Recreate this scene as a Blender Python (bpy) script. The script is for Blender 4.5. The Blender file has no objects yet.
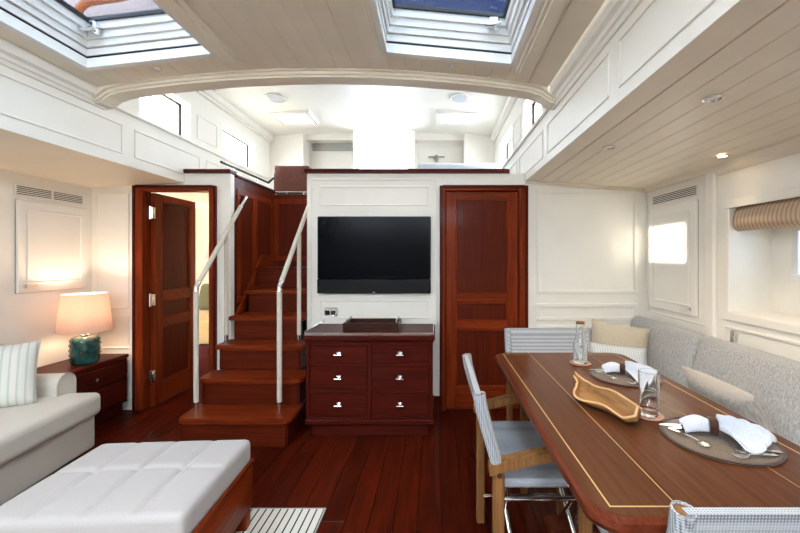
import bpy, bmesh, math, random
from mathutils import Matrix, Vector
random.seed(7)
PI = math.pi
S = bpy.context.scene
COL = S.collection
R = math.radians

# ------------------------------------------------------------------ camera
cam_d = bpy.data.cameras.new('camera'); cam = bpy.data.objects.new('camera', cam_d); COL.objects.link(cam)
cam.location = (0, 0, 1.30); cam.rotation_euler = (R(90), 0, 0)
cam_d.sensor_width = 36; cam_d.lens = 376/800*36
cam_d.shift_x = -35/800; cam_d.shift_y = -9.5/800; cam_d.clip_start = 0.02
S.camera = cam

# ------------------------------------------------------------------ world, sun, exposure
W = bpy.data.worlds.new('sky'); S.world = W; W.use_nodes = True
bg = W.node_tree.nodes['Background']
bg.inputs[0].default_value = (0.83, 0.91, 1.0, 1); bg.inputs[1].default_value = 9.0
sun_d = bpy.data.lights.new('sun', 'SUN'); sun = bpy.data.objects.new('sun', sun_d); COL.objects.link(sun)
sun.rotation_euler = Vector((3.92, -0.05, -1.05)).to_track_quat('-Z', 'Y').to_euler()
sun_d.energy = 6; sun_d.angle = R(0.6); sun_d.color = (1, .93, .82)
vs = S.view_settings
vs.view_transform = 'Standard'; vs.look = 'None'; vs.gamma = 1; vs.use_curve_mapping = False
vs.exposure = 1.3

def portal(cx, cy, cz, sx, sy, rot):
    d = bpy.data.lights.new('portal', 'AREA'); o = bpy.data.objects.new('portal', d); COL.objects.link(o)
    d.shape = 'RECTANGLE'; d.size = sx; d.size_y = sy; d.cycles.is_portal = True
    o.location = (cx, cy, cz); o.rotation_euler = rot

# ------------------------------------------------------------------ materials
def lin(c): return tuple((x/255/12.92 if x/255 <= .04045 else ((x/255+.055)/1.055)**2.4) for x in c) + (1,)
MATS = {}
def base(name, col, rough=.5, metal=0, spec=.5, coat=0):
    m = bpy.data.materials.new(name); m.use_nodes = True; nt = m.node_tree; b = nt.nodes['Principled BSDF']
    b.inputs['Base Color'].default_value = lin(col); b.inputs['Roughness'].default_value = rough
    b.inputs['Metallic'].default_value = metal; b.inputs['Specular IOR Level'].default_value = spec
    b.inputs['Coat Weight'].default_value = coat; b.inputs['Coat Roughness'].default_value = .08
    MATS[name] = m
    return m, nt, b
def N(nt, t, **kw):
    n = nt.nodes.new(t)
    for k, v in kw.items(): setattr(n, k, v)
    return n
def coords(nt, scale):
    tc = N(nt, 'ShaderNodeTexCoord'); mp = N(nt, 'ShaderNodeMapping'); mp.inputs['Scale'].default_value = scale
    nt.links.new(tc.outputs['Object'], mp.inputs['Vector']); return mp
def ramp(nt, cols):
    r = N(nt, 'ShaderNodeValToRGB'); e = r.color_ramp.elements
    while len(e) < len(cols): e.new(.5)
    for i, (p, c) in enumerate(cols): e[i].position = p; e[i].color = lin(c)
    return r
def paint(name, col, rough=.4, var=5, sc=3):
    m, nt, b = base(name, col, rough)
    mp = coords(nt, (sc,)*3); n = N(nt, 'ShaderNodeTexNoise'); n.inputs['Scale'].default_value = 1.5; n.inputs['Detail'].default_value = 3
    nt.links.new(mp.outputs[0], n.inputs['Vector'])
    r = ramp(nt, [(.3, tuple(max(0, x-var) for x in col)), (.7, tuple(min(255, x+var) for x in col))])
    nt.links.new(n.outputs['Fac'], r.inputs[0]); nt.links.new(r.outputs[0], b.inputs['Base Color'])
    return m
def wood(name, dark, light, axis, rough=.3, coat=.3, vary=.25, fine=70):
    m, nt, b = base(name, light, rough, coat=coat, spec=.07)
    s = [fine]*3; s['xyz'.index(axis)] = 2.2
    mp = coords(nt, tuple(s)); oi = N(nt, 'ShaderNodeObjectInfo')
    ad = N(nt, 'ShaderNodeVectorMath', operation='ADD'); sc = N(nt, 'ShaderNodeVectorMath', operation='SCALE')
    cb = N(nt, 'ShaderNodeCombineXYZ')
    for i in range(3): nt.links.new(oi.outputs['Random'], cb.inputs[i])
    nt.links.new(cb.outputs[0], sc.inputs[0]); sc.inputs['Scale'].default_value = 37
    nt.links.new(mp.outputs[0], ad.inputs[0]); nt.links.new(sc.outputs[0], ad.inputs[1])
    n = N(nt, 'ShaderNodeTexNoise'); n.inputs['Scale'].default_value = 1; n.inputs['Detail'].default_value = 5; n.inputs['Roughness'].default_value = .62
    n.inputs['Distortion'].default_value = .6
    nt.links.new(ad.outputs[0], n.inputs['Vector'])
    r = ramp(nt, [(.28, dark), (.72, light)]); nt.links.new(n.outputs['Fac'], r.inputs[0])
    hs = N(nt, 'ShaderNodeHueSaturation'); mr = N(nt, 'ShaderNodeMapRange')
    mr.inputs['To Min'].default_value = 1-vary; mr.inputs['To Max'].default_value = 1+vary
    nt.links.new(oi.outputs['Random'], mr.inputs['Value']); nt.links.new(mr.outputs[0], hs.inputs['Value'])
    nt.links.new(r.outputs[0], hs.inputs['Color']); nt.links.new(hs.outputs[0], b.inputs['Base Color'])
    bp = N(nt, 'ShaderNodeBump'); bp.inputs['Strength'].default_value = .04; bp.inputs['Distance'].default_value = .002
    nt.links.new(n.outputs['Fac'], bp.inputs['Height']); nt.links.new(bp.outputs[0], b.inputs['Normal'])
    return m
def fabric(name, c0, c1, scale=(260, 260, 260), rough=.9, bump=.35):
    m, nt, b = base(name, c1, rough, spec=.15)
    mp = coords(nt, scale); n = N(nt, 'ShaderNodeTexNoise'); n.inputs['Scale'].default_value = 1; n.inputs['Detail'].default_value = 2
    nt.links.new(mp.outputs[0], n.inputs['Vector'])
    r = ramp(nt, [(.32, c0), (.68, c1)]); nt.links.new(n.outputs['Fac'], r.inputs[0]); nt.links.new(r.outputs[0], b.inputs['Base Color'])
    bp = N(nt, 'ShaderNodeBump'); bp.inputs['Strength'].default_value = bump; bp.inputs['Distance'].default_value = .002
    nt.links.new(n.outputs['Fac'], bp.inputs['Height']); nt.links.new(bp.outputs[0], b.inputs['Normal'])
    b.inputs['Sheen Weight'].default_value = .2
    return m
def striped(name, c0, c1, axis, freq, width=.5, soft=.08, rough=.9):
    m, nt, b = base(name, c1, rough, spec=.15)
    tc = N(nt, 'ShaderNodeTexCoord'); sp = N(nt, 'ShaderNodeSeparateXYZ'); nt.links.new(tc.outputs['Object'], sp.inputs[0])
    mu = N(nt, 'ShaderNodeMath', operation='MULTIPLY'); mu.inputs[1].default_value = freq; nt.links.new(sp.outputs['XYZ'.index(axis.upper())], mu.inputs[0])
    fr = N(nt, 'ShaderNodeMath', operation='FRACT'); nt.links.new(mu.outputs[0], fr.inputs[0])
    r = ramp(nt, [(0, c0), (width-soft, c0), (width, c1), (1-soft, c1)]); nt.links.new(fr.outputs[0], r.inputs[0])
    nt.links.new(r.outputs[0], b.inputs['Base Color'])
    n = N(nt, 'ShaderNodeTexNoise'); n.inputs['Scale'].default_value = 400; nt.links.new(tc.outputs['Object'], n.inputs['Vector'])
    bp = N(nt, 'ShaderNodeBump'); bp.inputs['Strength'].default_value = .3; bp.inputs['Distance'].default_value = .002
    nt.links.new(n.outputs['Fac'], bp.inputs['Height']); nt.links.new(bp.outputs[0], b.inputs['Normal'])
    return m
def weave(name, c0, c1, scale=120):
    m, nt, b = base(name, c1, .7, spec=.3)
    mp = coords(nt, (scale,)*3)
    ws = []
    for ax in 'XYZ':
        w = N(nt, 'ShaderNodeTexWave', wave_type='BANDS', bands_direction=ax); w.inputs['Scale'].default_value = .5; w.inputs['Distortion'].default_value = .4
        nt.links.new(mp.outputs[0], w.inputs['Vector']); ws.append(w)
    a = N(nt, 'ShaderNodeMath', operation='MULTIPLY'); nt.links.new(ws[0].outputs['Fac'], a.inputs[0]); nt.links.new(ws[2].outputs['Fac'], a.inputs[1])
    d = N(nt, 'ShaderNodeMath', operation='MULTIPLY_ADD'); nt.links.new(ws[1].outputs['Fac'], d.inputs[0]); d.inputs[1].default_value = .5; nt.links.new(a.outputs[0], d.inputs[2])
    r = ramp(nt, [(.05, c0), (.75, c1)]); nt.links.new(d.outputs[0], r.inputs[0]); nt.links.new(r.outputs[0], b.inputs['Base Color'])
    bp = N(nt, 'ShaderNodeBump'); bp.inputs['Strength'].default_value = .5; bp.inputs['Distance'].default_value = .002
    nt.links.new(d.outputs[0], bp.inputs['Height']); nt.links.new(bp.outputs[0], b.inputs['Normal'])
    return m
def emit(name, col, strength):
    m, nt, b = base(name, col, .4)
    b.inputs['Emission Color'].default_value = lin(col); b.inputs['Emission Strength'].default_value = strength
    return m

paint('white', (246, 241, 231), .42, 2)
paint('white_gloss', (243, 241, 236), .25, 2)
paint('ceiling_white', (238, 226, 206), .4, 3)
paint('cream', (238, 228, 205), .45, 4)
wood('mahogany_z', (82, 26, 10), (148, 58, 22), 'z', .38, .05, .08)
wood('mahogany_x', (82, 26, 10), (148, 58, 22), 'x', .38, .05, .08)
wood('mahogany_y', (82, 26, 10), (148, 58, 22), 'y', .38, .05, .08)
wood('dark_mahogany_x', (50, 13, 9), (94, 29, 19), 'x', .36, .06, .06)
wood('dark_mahogany_z', (50, 13, 9), (94, 29, 19), 'z', .36, .06, .06)
wood('dark_mahogany_y', (50, 13, 9), (94, 29, 19), 'y', .36, .06, .06)
wood('panel_z', (72, 23, 10), (104, 37, 17), 'z', .42, .05, .06)
wood('panel_x', (68, 21, 10), (106, 38, 17), 'x', .42, .05, .06)
wood('floor_wood', (44, 10, 3), (90, 27, 9), 'y', .30, .06, .28, 40)
wood('table_wood', (72, 38, 20), (100, 58, 34), 'y', .3, .12, .04, 60)
wood('table_edge', (70, 28, 16), (112, 50, 28), 'y', .3, .3, .04, 60)
wood('teak', (104, 68, 38), (150, 106, 64), 'z', .5, 0, .08, 60)
wood('bowl_wood', (122, 82, 46), (176, 132, 86), 'y', .45, .05, .05, 40)
wood('bowl_rim', (196, 148, 96), (232, 192, 142), 'y', .45, .05, .05, 40)
wood('varnished', (120, 52, 20), (196, 110, 52), 'x', .2, .5, .1)
paint('pink_tan', (168, 146, 140), .6)
base('inlay', (196, 160, 104), .35)
base('seam', (42, 24, 16), .6)
base('chrome', (225, 225, 225), .12, 1)
base('black', (10, 10, 12), .4)
base('dark_gap', (26, 24, 22), .8)
base('rail_black', (24, 24, 28), .25)
base('vent_dark', (60, 56, 50), .7)
base('screen', (4, 5, 12), .18, spec=.06)
base('tv_frame', (8, 8, 14), .35, spec=.2)
base('sock', (150, 146, 138), .4)
base('vent_grey', (170, 168, 160), .6)
fabric('leather', (210, 199, 182), (218, 208, 192), (90, 90, 90), .85, .03)
fabric('brown_leather', (92, 52, 40), (112, 66, 52), (80, 80, 80), .5, .1)
fabric('tray_leather', (52, 26, 18), (70, 36, 24), (80, 80, 80), .45, .1)
fabric('sofa_linen', (210, 202, 191), (224, 217, 206), (500, 500, 500), .9, .15)
fabric('ottoman_linen', (176, 170, 168), (190, 184, 181), (500, 500, 500), .9, .15)
fabric('settee_linen', (144, 146, 149), (192, 190, 187), (240, 240, 10), .9, .08)
fabric('pillow_beige', (180, 168, 146), (206, 196, 176))
fabric('pillow_grey', (160, 151, 142), (206, 198, 189), (260, 18, 260), .9, .12)
fabric('napkin', (190, 192, 200), (208, 210, 216), (300, 300, 300))
fabric('mat', (100, 84, 70), (124, 106, 90), (200, 200, 200), .6, .15)
fabric('coaster', (160, 112, 90), (188, 140, 116), (160, 160, 160), .7, .2)
fabric('bedspread', (186, 150, 96), (214, 180, 124))
fabric('bed_cushion', (96, 92, 62), (120, 116, 82))
striped('pillow_stripe', (202, 206, 198), (228, 227, 218), 'x', 30, .35, .12)
striped('pillow_blue', (172, 184, 194), (206, 210, 211), 'x', 60, .5, .3)
striped('rug_stripe', (40, 42, 48), (222, 218, 208), 'x', 27, .22, .04)
striped('blind_stripe', (186, 154, 124), (212, 188, 162), 'y', 38, .4, .1)
weave('weave_blue', (128, 130, 136), (174, 177, 183), 120)
weave('weave_back', (118, 122, 128), (192, 195, 199), 100)
# glass: clear, lets daylight straight through
def pane_mat(name, tint, refl=1.0):
    m = bpy.data.materials.new(name); m.use_nodes = True; nt = m.node_tree; nt.nodes.clear()
    o = N(nt, 'ShaderNodeOutputMaterial'); mx = N(nt, 'ShaderNodeMixShader'); t = N(nt, 'ShaderNodeBsdfTransparent'); g = N(nt, 'ShaderNodeBsdfGlossy'); f = N(nt, 'ShaderNodeFresnel')
    t.inputs[0].default_value = tint; g.inputs['Roughness'].default_value = .02; f.inputs['IOR'].default_value = 1.45
    mu = N(nt, 'ShaderNodeMath', operation='MULTIPLY'); mu.inputs[1].default_value = refl
    ge = N(nt, 'ShaderNodeNewGeometry'); iv = N(nt, 'ShaderNodeMath', operation='SUBTRACT'); iv.inputs[0].default_value = 1; nt.links.new(ge.outputs['Backfacing'], iv.inputs[1])
    m2 = N(nt, 'ShaderNodeMath', operation='MULTIPLY'); nt.links.new(f.outputs[0], m2.inputs[0]); nt.links.new(iv.outputs[0], m2.inputs[1])
    nt.links.new(m2.outputs[0], mu.inputs[0]); nt.links.new(mu.outputs[0], mx.inputs[0]); nt.links.new(t.outputs[0], mx.inputs[1]); nt.links.new(g.outputs[0], mx.inputs[2]); nt.links.new(mx.outputs[0], o.inputs[0])
    MATS[name] = m
pane_mat('pane', (.95, .97, .98, 1)); pane_mat('dim_pane', (.74, .77, .79, 1)); pane_mat('side_pane', (.94, .96, .97, 1)); pane_mat('tinted_pane', (.34, .37, .40, 1)); 
m, nt, b = base('clear_glass', (252, 253, 253), .0); b.inputs['Transmission Weight'].default_value = 1; b.inputs['IOR'].default_value = 1.46
base('dark_pane', (26, 38, 76), .1, spec=.15)
# teal glazed lamp base
m, nt, b = base('teal_glaze', (10, 62, 62), .12, coat=.6)
mp = coords(nt, (18, 18, 18)); n = N(nt, 'ShaderNodeTexNoise'); n.inputs['Scale'].default_value = 1; nt.links.new(mp.outputs[0], n.inputs['Vector'])
r = ramp(nt, [(.35, (4, 40, 44)), (.7, (38, 104, 96))]); nt.links.new(n.outputs['Fac'], r.inputs[0]); nt.links.new(r.outputs[0], b.inputs['Base Color'])
# lamp shade: linen lit from inside
def shade_mat(name, col):
    m, nt, b = base(name, col, .9, spec=.1)
    o = nt.nodes['Material Output']; tr = N(nt, 'ShaderNodeBsdfTranslucent'); tr.inputs[0].default_value = lin(col); mx = N(nt, 'ShaderNodeMixShader'); mx.inputs[0].default_value = .4
    mp = coords(nt, (260, 260, 400)); n = N(nt, 'ShaderNodeTexNoise'); n.inputs['Scale'].default_value = 1; nt.links.new(mp.outputs[0], n.inputs['Vector'])
    r = ramp(nt, [(.3, tuple(int(x*.86) for x in col)), (.7, col)]); nt.links.new(n.outputs['Fac'], r.inputs[0])
    nt.links.new(r.outputs[0], b.inputs['Base Color']); nt.links.new(r.outputs[0], tr.inputs[0])
    nt.links.new(b.outputs[0], mx.inputs[1]); nt.links.new(tr.outputs[0], mx.inputs[2]); nt.links.new(mx.outputs[0], o.inputs[0])
shade_mat('shade', (232, 209, 194))
emit('lamp_glow', (255, 226, 180), 14)

# ------------------------------------------------------------------ mesh helpers
class MB:
    def __init__(s): s.v = []; s.f = []
    def add(s, vs, fs):
        o = len(s.v); s.v += [Vector(p) for p in vs]; s.f += [tuple(i+o for i in f) for f in fs]; return s
    def box(s, x0, x1, y0, y1, z0, z1):
        return s.add([(x0,y0,z0),(x1,y0,z0),(x1,y1,z0),(x0,y1,z0),(x0,y0,z1),(x1,y0,z1),(x1,y1,z1),(x0,y1,z1)],
                     [(0,3,2,1),(4,5,6,7),(0,1,5,4),(1,2,6,5),(2,3,7,6),(3,0,4,7)])
    def cbox(s, x0, x1, y0, y1, z0, z1, c=.003):
        lo = (x0, y0, z0); hi = (x1, y1, z1); idx = {}; vs = []; fs = []
        for sx in (0,1):
            for sy in (0,1):
                for sz in (0,1):
                    sg = (sx, sy, sz)
                    for a in range(3):
                        p = [(hi[k] if sg[k] else lo[k]) if k == a else ((hi[k]-c) if sg[k] else (lo[k]+c)) for k in range(3)]
                        idx[(sg, a)] = len(vs); vs.append(p)
        def sgn(a, va, b, vb, c_, vc):
            t = [0,0,0]; t[a] = va; t[b] = vb; t[c_] = vc; return tuple(t)
        for a in range(3):
            b, d = [k for k in range(3) if k != a]
            for va in (0,1): fs.append(tuple(idx[(sgn(a,va,b,x,d,y), a)] for x, y in ((0,0),(1,0),(1,1),(0,1))))
            for vb in (0,1):
                for vd in (0,1):  # edge along a
                    g0 = sgn(a,0,b,vb,d,vd); g1 = sgn(a,1,b,vb,d,vd)
                    fs.append((idx[(g0,b)], idx[(g1,b)], idx[(g1,d)], idx[(g0,d)]))
        for sx in (0,1):
            for sy in (0,1):
                for sz in (0,1): fs.append(tuple(idx[((sx,sy,sz),a)] for a in range(3)))
        return s.add(vs, fs)
    def tube(s, pts, r, n=10, caps=True):
        pts = [Vector(p) for p in pts]; rs = r if isinstance(r, (list, tuple)) else [r]*len(pts)
        t0 = (pts[1]-pts[0]).normalized(); u = t0.orthogonal().normalized(); vs = []; fs = []
        for i, p in enumerate(pts):
            t = ((pts[min(i+1, len(pts)-1)]-pts[i]).normalized() + (pts[i]-pts[max(i-1, 0)]).normalized()).normalized()
            u = (u - t*u.dot(t)).normalized(); w = t.cross(u)
            for k in range(n):
                a = 2*PI*k/n; vs.append(p + (u*math.cos(a)+w*math.sin(a))*rs[i])
        for i in range(len(pts)-1):
            for k in range(n): fs.append((i*n+k, i*n+(k+1)%n, (i+1)*n+(k+1)%n, (i+1)*n+k))
        if caps: fs.append(tuple(range(n))[::-1]); fs.append(tuple((len(pts)-1)*n+k for k in range(n)))
        return s.add(vs, fs)
    def lathe(s, prof, c=(0,0,0), n=32, mat=None):
        vs = []; fs = []; m = len(prof)
        for k in range(n):
            a = 2*PI*k/n
            for (r, z) in prof: vs.append(Vector((c[0]+r*math.cos(a), c[1]+r*math.sin(a), c[2]+z)))
        for k in range(n):
            for i in range(m-1): fs.append((k*m+i, ((k+1)%n)*m+i, ((k+1)%n)*m+i+1, k*m+i+1))
        if prof[0][0] > 1e-6 and prof[0] != prof[-1]: fs.append(tuple(k*m for k in range(n))[::-1])
        if prof[-1][0] > 1e-6 and prof[0] != prof[-1]: fs.append(tuple(k*m+m-1 for k in range(n)))
        return s.add(vs, fs)
    def prism(s, poly, axis, a, b):  # poly in the two other axes, in xyz order
        def P(p, t): q = list(p); q.insert('xyz'.index(axis), t); return q
        n = len(poly)
        return s.add([P(p, a) for p in poly]+[P(p, b) for p in poly],
                     [tuple(range(n))[::-1], tuple(range(n, 2*n))]+[(i, (i+1)%n, n+(i+1)%n, n+i) for i in range(n)])
    def rbox(s, cx, cy, cz, a, b, c, r, fn=None, n=6, k=3):
        def ax(h, rr):
            e = [h-rr+rr*math.sin(PI/2*i/k) for i in range(k+1)]
            inner = [-(h-rr)+2*(h-rr)*i/n for i in range(1, n)]
            return [-x for x in e[::-1]]+inner+e
        L = [ax(a, r), ax(b, r), ax(c, r)]; H = (a, b, c); key = {}; vs = []; fs = []
        def vert(p):
            kk = tuple(round(x, 6) for x in p)
            if kk not in key:
                inn = [max(-(H[i]-r), min(H[i]-r, p[i])) for i in range(3)]
                d = Vector(p)-Vector(inn); q = Vector(inn)+(d.normalized()*r if d.length > 1e-9 else d)
                if fn: q = Vector(fn(q))
                key[kk] = len(vs); vs.append(q+Vector((cx, cy, cz)))
            return key[kk]
        for i in range(3):
            j, l = [q for q in range(3) if q != i]
            for sg in (-1, 1):
                for x in range(len(L[j])-1):
                    for y in range(len(L[l])-1):
                        f = []
                        for dx, dy in ((0,0),(1,0),(1,1),(0,1)):
                            p = [0,0,0]; p[i] = sg*H[i]; p[j] = L[j][x+dx]; p[l] = L[l][y+dy]; f.append(vert(p))
                        if len(set(f)) >= 3: fs.append(tuple(dict.fromkeys(f)))
        return s.add(vs, fs)
    def xf(s, mat, start=0):
        for i in range(start, len(s.v)): s.v[i] = mat @ s.v[i]
        return s
BASE = {}
def obj(name, m, mat, parent=None, smooth=False, ang=38, closed=True):
    root = parent
    while root is not None and root.parent is not None: root = root.parent
    inv = Matrix.Identity(4)
    if root is not None: inv = BASE.get(root.name, Matrix.Identity(4)).inverted()
    me = bpy.data.meshes.new(name); me.from_pydata([inv @ v for v in m.v], [], m.f); me.materials.append(MATS[mat])
    if closed:
        bm = bmesh.new(); bm.from_mesh(me); bmesh.ops.recalc_face_normals(bm, faces=bm.faces); bm.to_mesh(me); bm.free()
    if smooth:
        me.polygons.foreach_set('use_smooth', [True]*len(me.polygons)); me.set_sharp_from_angle(angle=R(ang))
    o = bpy.data.objects.new(name, me); COL.objects.link(o)
    if parent is not None: o.parent = parent
    return o
def rebase(o, loc):   # put a single-mesh thing's origin at its own place
    o.data.transform(Matrix.Translation(-Vector(loc))); o.location = loc; return o
def thing(name, label, cat, loc=(0,0,0), rz=0, group=None, kind=None):
    o = bpy.data.objects.new(name, None); COL.objects.link(o); o.empty_display_size = .1
    o.location = loc; o.rotation_euler = (0, 0, rz)
    BASE[o.name] = Matrix.Translation(loc) @ Matrix.Rotation(rz, 4, 'Z')
    return tag(o, label, cat, group, kind)
def tag(o, label, cat=None, group=None, kind=None):
    o['label'] = label
    if cat: o['category'] = cat
    if group: o['group'] = group
    if kind: o['kind'] = kind
    return o
def dup(root, loc, rz, label):
    r = root.copy(); COL.objects.link(r); r.location = loc; r.rotation_euler = (0, 0, rz); r['label'] = label
    for ch in list(root.children):
        c = ch.copy(); COL.objects.link(c); c.parent = r
        for g in ch.children:
            d = g.copy(); COL.objects.link(d); d.parent = c
    return r
def frame_y(m, x0, x1, z0, z1, y, w=.014, d=.008):      # raised moulding on a wall that faces -y
    m.cbox(x0, x1, y-d, y, z1-w, z1, .003); m.cbox(x0, x1, y-d, y, z0, z0+w, .003)
    m.cbox(x0, x0+w, y-d, y, z0+w, z1-w, .003); m.cbox(x1-w, x1, y-d, y, z0+w, z1-w, .003); return m
def frame_x(m, y0, y1, z0, z1, x, d, w=.014):           # on a wall that faces x; d signed towards the room
    a, b = sorted((x, x+d))
    m.cbox(a, b, y0, y1, z1-w, z1, .003); m.cbox(a, b, y0, y1, z0, z0+w, .003)
    m.cbox(a, b, y0, y0+w, z0+w, z1-w, .003); m.cbox(a, b, y1-w, y1, z0+w, z1-w, .003); return m

BY = 3.20            # bulkhead plane
LW, RW = -2.92, 1.80 # hull side walls
FL, FR = -2.128, .766  # fascias under the coachroof
YB = -1.7            # forward end of the saloon, behind the camera
CX = -.681

# ------------------------------------------------------------------ floor
fl = tag(obj('floor', MB().box(LW-.05, RW+.05, YB, BY, -.08, -.014), 'dark_gap'), 'red-brown mahogany plank floor', kind='structure')
pw = .118; x = LW
i = 0
while x < RW:
    y = YB - random.random()*1.2
    while y < BY:
        ln = random.uniform(1.5, 2.6); a, b_ = max(y, YB), min(y+ln, BY)
        if b_-a > .05:
            obj('plank', MB().cbox(x+.001, min(x+pw, RW)-.001, a+.0008, b_-.0008, -.014, 0, .0015), 'floor_wood', fl)
        y += ln
    x += pw; i += 1

# ------------------------------------------------------------------ bulkhead
wb = MB()
wb.box(LW-.1, -2.553, BY, BY+.06, 0, 1.96)
wb.box(-2.553, -1.855, BY, BY+.06, 1.904, 1.96); wb.box(FL-.06, -1.855, BY, BY+.06, 1.96, 2.01)
wb.box(-1.855, -1.74, BY, BY+.06, 0, 2.01)
wb.box(-1.089, .043, BY, BY+.06, 0, 2.01); wb.box(.043, .783, BY, BY+.06, 1.904, 2.01)
wb.box(.783, RW+.1, BY, BY+.06, 0, 1.97)
wback = tag(obj('wall_back', wb, 'white'), 'white panelled bulkhead with two mahogany doors', kind='structure')
for a in ((-.98, -.05, 1.735, 1.905), (-.98, -.05, .775, .935), (-1.06, .02, .70, 1.965)):
    obj('moulding', frame_y(MB(), *a, BY), 'white', wback)
for a in ((.865, 1.72, .99, 1.87), (.865, 1.72, .76, .905), (.865, 1.72, .30, .72)):
    obj('moulding', frame_y(MB(), *a, BY, .03, .011), 'white', wback)
for a in ((-2.88, -2.60, .86, 1.84), (-2.88, -2.60, .52, .80)):
    obj('moulding', frame_y(MB(), *a, BY), 'white', wback)
tag(obj('trim_1', MB().cbox(FL, -1.73, BY-.03, BY+.09, 2.01, 2.045, .008), 'dark_mahogany_x'), 'short mahogany cap rail over the open left door', kind='structure')
c = MB(); c.prism([(x_, y_) for x_, y_ in [(-1.10, BY-.035), (.58, BY-.035), (.61, BY-.03), (.632, BY-.01), (.64, BY+.02), (.64, BY+.09), (-1.10, BY+.09)]], 'z', 2.01, 2.043)
tag(obj('trim_2', c, 'dark_mahogany_x'), 'long mahogany cap rail along the top of the television wall', kind='structure')
tag(obj('baseboard_back', MB().cbox(.79, RW, BY-.015, BY, 0, .10, .004), 'dark_mahogany_x'), 'mahogany baseboard under the cream bulkhead', kind='structure')
tag(obj('baseboard_centre', MB().cbox(-.02, .043, BY-.015, BY, 0, .12, .004), 'dark_mahogany_x'), 'short mahogany baseboard beside the closed door', kind='structure')

# ------------------------------------------------------------------ doors
def leaf(parent, mat, w):   # panelled leaf; local x across, y thickness, z up
    def put(name, m, mt): return obj(name, m.xf(mat), mt, parent)
    t = .04; h = 1.855; sw = .085
    put('stile', MB().cbox(0, sw, 0, t, .01, h, .003), 'mahogany_z'); put('stile', MB().cbox(w-sw, w, 0, t, .01, h, .003), 'mahogany_z')
    zs = [(.01, .194), (.679, .755), (.909, .994), (1.794, h)]
    for a, b_ in zs: put('rail', MB().cbox(sw, w-sw, 0, t, a, b_, .003), 'mahogany_x')
    for a, b_ in ((.194, .679), (.755, .909), (.994, 1.794)):
        m = MB(); m.box(sw, w-sw, .016, t-.016, a, b_)
        put('panel', m, 'panel_z')
        m = MB()
        for y0, y1 in ((.004, .016), (t-.016, t-.004)):
            m.cbox(sw, sw+.012, y0, y1, a, b_, .003); m.cbox(w-sw-.012, w-sw, y0, y1, a, b_, .003)
            m.cbox(sw+.012, w-sw-.012, y0, y1, a, a+.012, .003); m.cbox(sw+.012, w-sw-.012, y0, y1, b_-.012, b_, .003)
        put('bead', m, 'mahogany_z')
def doorframe(parent, x0, x1, i0, i1, zt, it):
    obj('jamb', MB().cbox(x0, i0, BY-.022, BY+.085, 0, zt, .005), 'mahogany_z', parent); obj('jamb', MB().cbox(i1, x1, BY-.022, BY+.085, 0, zt, .005), 'mahogany_z', parent)
    obj('head', MB().cbox(i0, i1, BY-.022, BY+.085, it, zt, .005), 'mahogany_x', parent)
    m = MB(); m.cbox(x0-.004, x0+.018, BY-.032, BY-.02, 0, zt, .004); m.cbox(x1-.018, x1+.004, BY-.032, BY-.02, 0, zt, .004); m.cbox(x0+.018, x1-.018, BY-.032, BY-.02, zt-.02, zt+.004, .004)
    obj('architrave', m, 'dark_mahogany_z', parent)
d1 = thing('door_1', 'closed mahogany panel door right of the television', None, (.413, BY, 0), kind='structure')
doorframe(d1, .043, .783, .09, .71, 1.904, 1.862)
leaf(d1, Matrix.Translation((.094, BY, 0)), .612)
obj('threshold', MB().box(.09, .71, BY-.005, BY+.08, -.01, .011), 'dark_mahogany_x', d1)
m = MB(); m.tube([(.16, BY+.005, .95), (.16, BY-.03, .95)], .008); m.tube([(.16, BY-.03, .95), (.24, BY-.03, .95)], .007)
d2 = thing('door_2', 'open mahogany panel door swung into the cabin', None, (-2.204, BY, 0), kind='structure')
doorframe(d2, -2.553, -1.855, -2.475, -1.915, 1.904, 1.862)
leaf(d2, Matrix.Translation((-2.425, BY+.06, 0)) @ Matrix.Rotation(R(90), 4, 'Z'), .548)
for z in (.27, .93, 1.68):
    m = MB(); m.cbox(-2.474, -2.42, BY+.03, BY+.058, z-.05, z+.05, .003); m.tube([(-2.445, BY+.026, z-.055), (-2.445, BY+.026, z+.055)], .011)
    obj('hinge', m, 'chrome', d2, True)

# ------------------------------------------------------------------ cabin behind the open door
m = MB(); m.box(-3.4, -3.3, BY+.06, 5.3, 0, 2); m.box(-3.4, -1.80, 5.2, 5.3, 0, 2); m.box(-1.86, -1.80, BY+.06, 5.2, 0, 2.0)
tag(obj('wall_cabin', m, 'cream'), 'cream walls of the cabin seen through the open door', kind='structure')
tag(obj('ceiling_cabin', MB().box(-3.4, -1.80, BY+.06, 5.3, 1.96, 2.01), 'cream'), 'low cream ceiling of the cabin through the door', kind='structure')
tag(obj('floor_cabin', MB().box(-3.4, -1.80, BY, 5.3, -.06, -.001), 'floor_wood'), 'mahogany floor of the cabin through the door', kind='structure')
bed = thing('bed', 'cabin bed with golden spread behind the open door', 'bed', (-2.75, 4.6, 0))
obj('bed_base', MB().cbox(-3.28, -2.2, 4.0, 5.18, 0, .36, .01), 'dark_mahogany_x', bed)
obj('mattress', MB().rbox(-2.74, 4.59, .50, .54, .59, .14, .05), 'bedspread', bed, True)
bc = MB().rbox(0, 0, 0, .2, .06, .17, .055); bc.xf(Matrix.Translation((-2.75, 4.72, .80)) @ Matrix.Rotation(R(-18), 4, 'X'))
o = obj('bed_cushion', bc, 'bed_cushion', None, True); tag(rebase(o, (-2.75, 4.72, .64)), 'olive green cushion on the cabin bed', 'cushion')
bl = thing('bedside_lamp', 'white pleated wall lamp glimpsed through the open cabin door', 'lamp', (-2.85, 5.2, 1.3))
obj('bracket', MB().tube([(-2.85, 5.2, 1.28), (-2.85, 4.95, 1.28), (-2.85, 4.95, 1.36)], .012), 'chrome', bl, True)
pr = []
m = MB()
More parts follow.
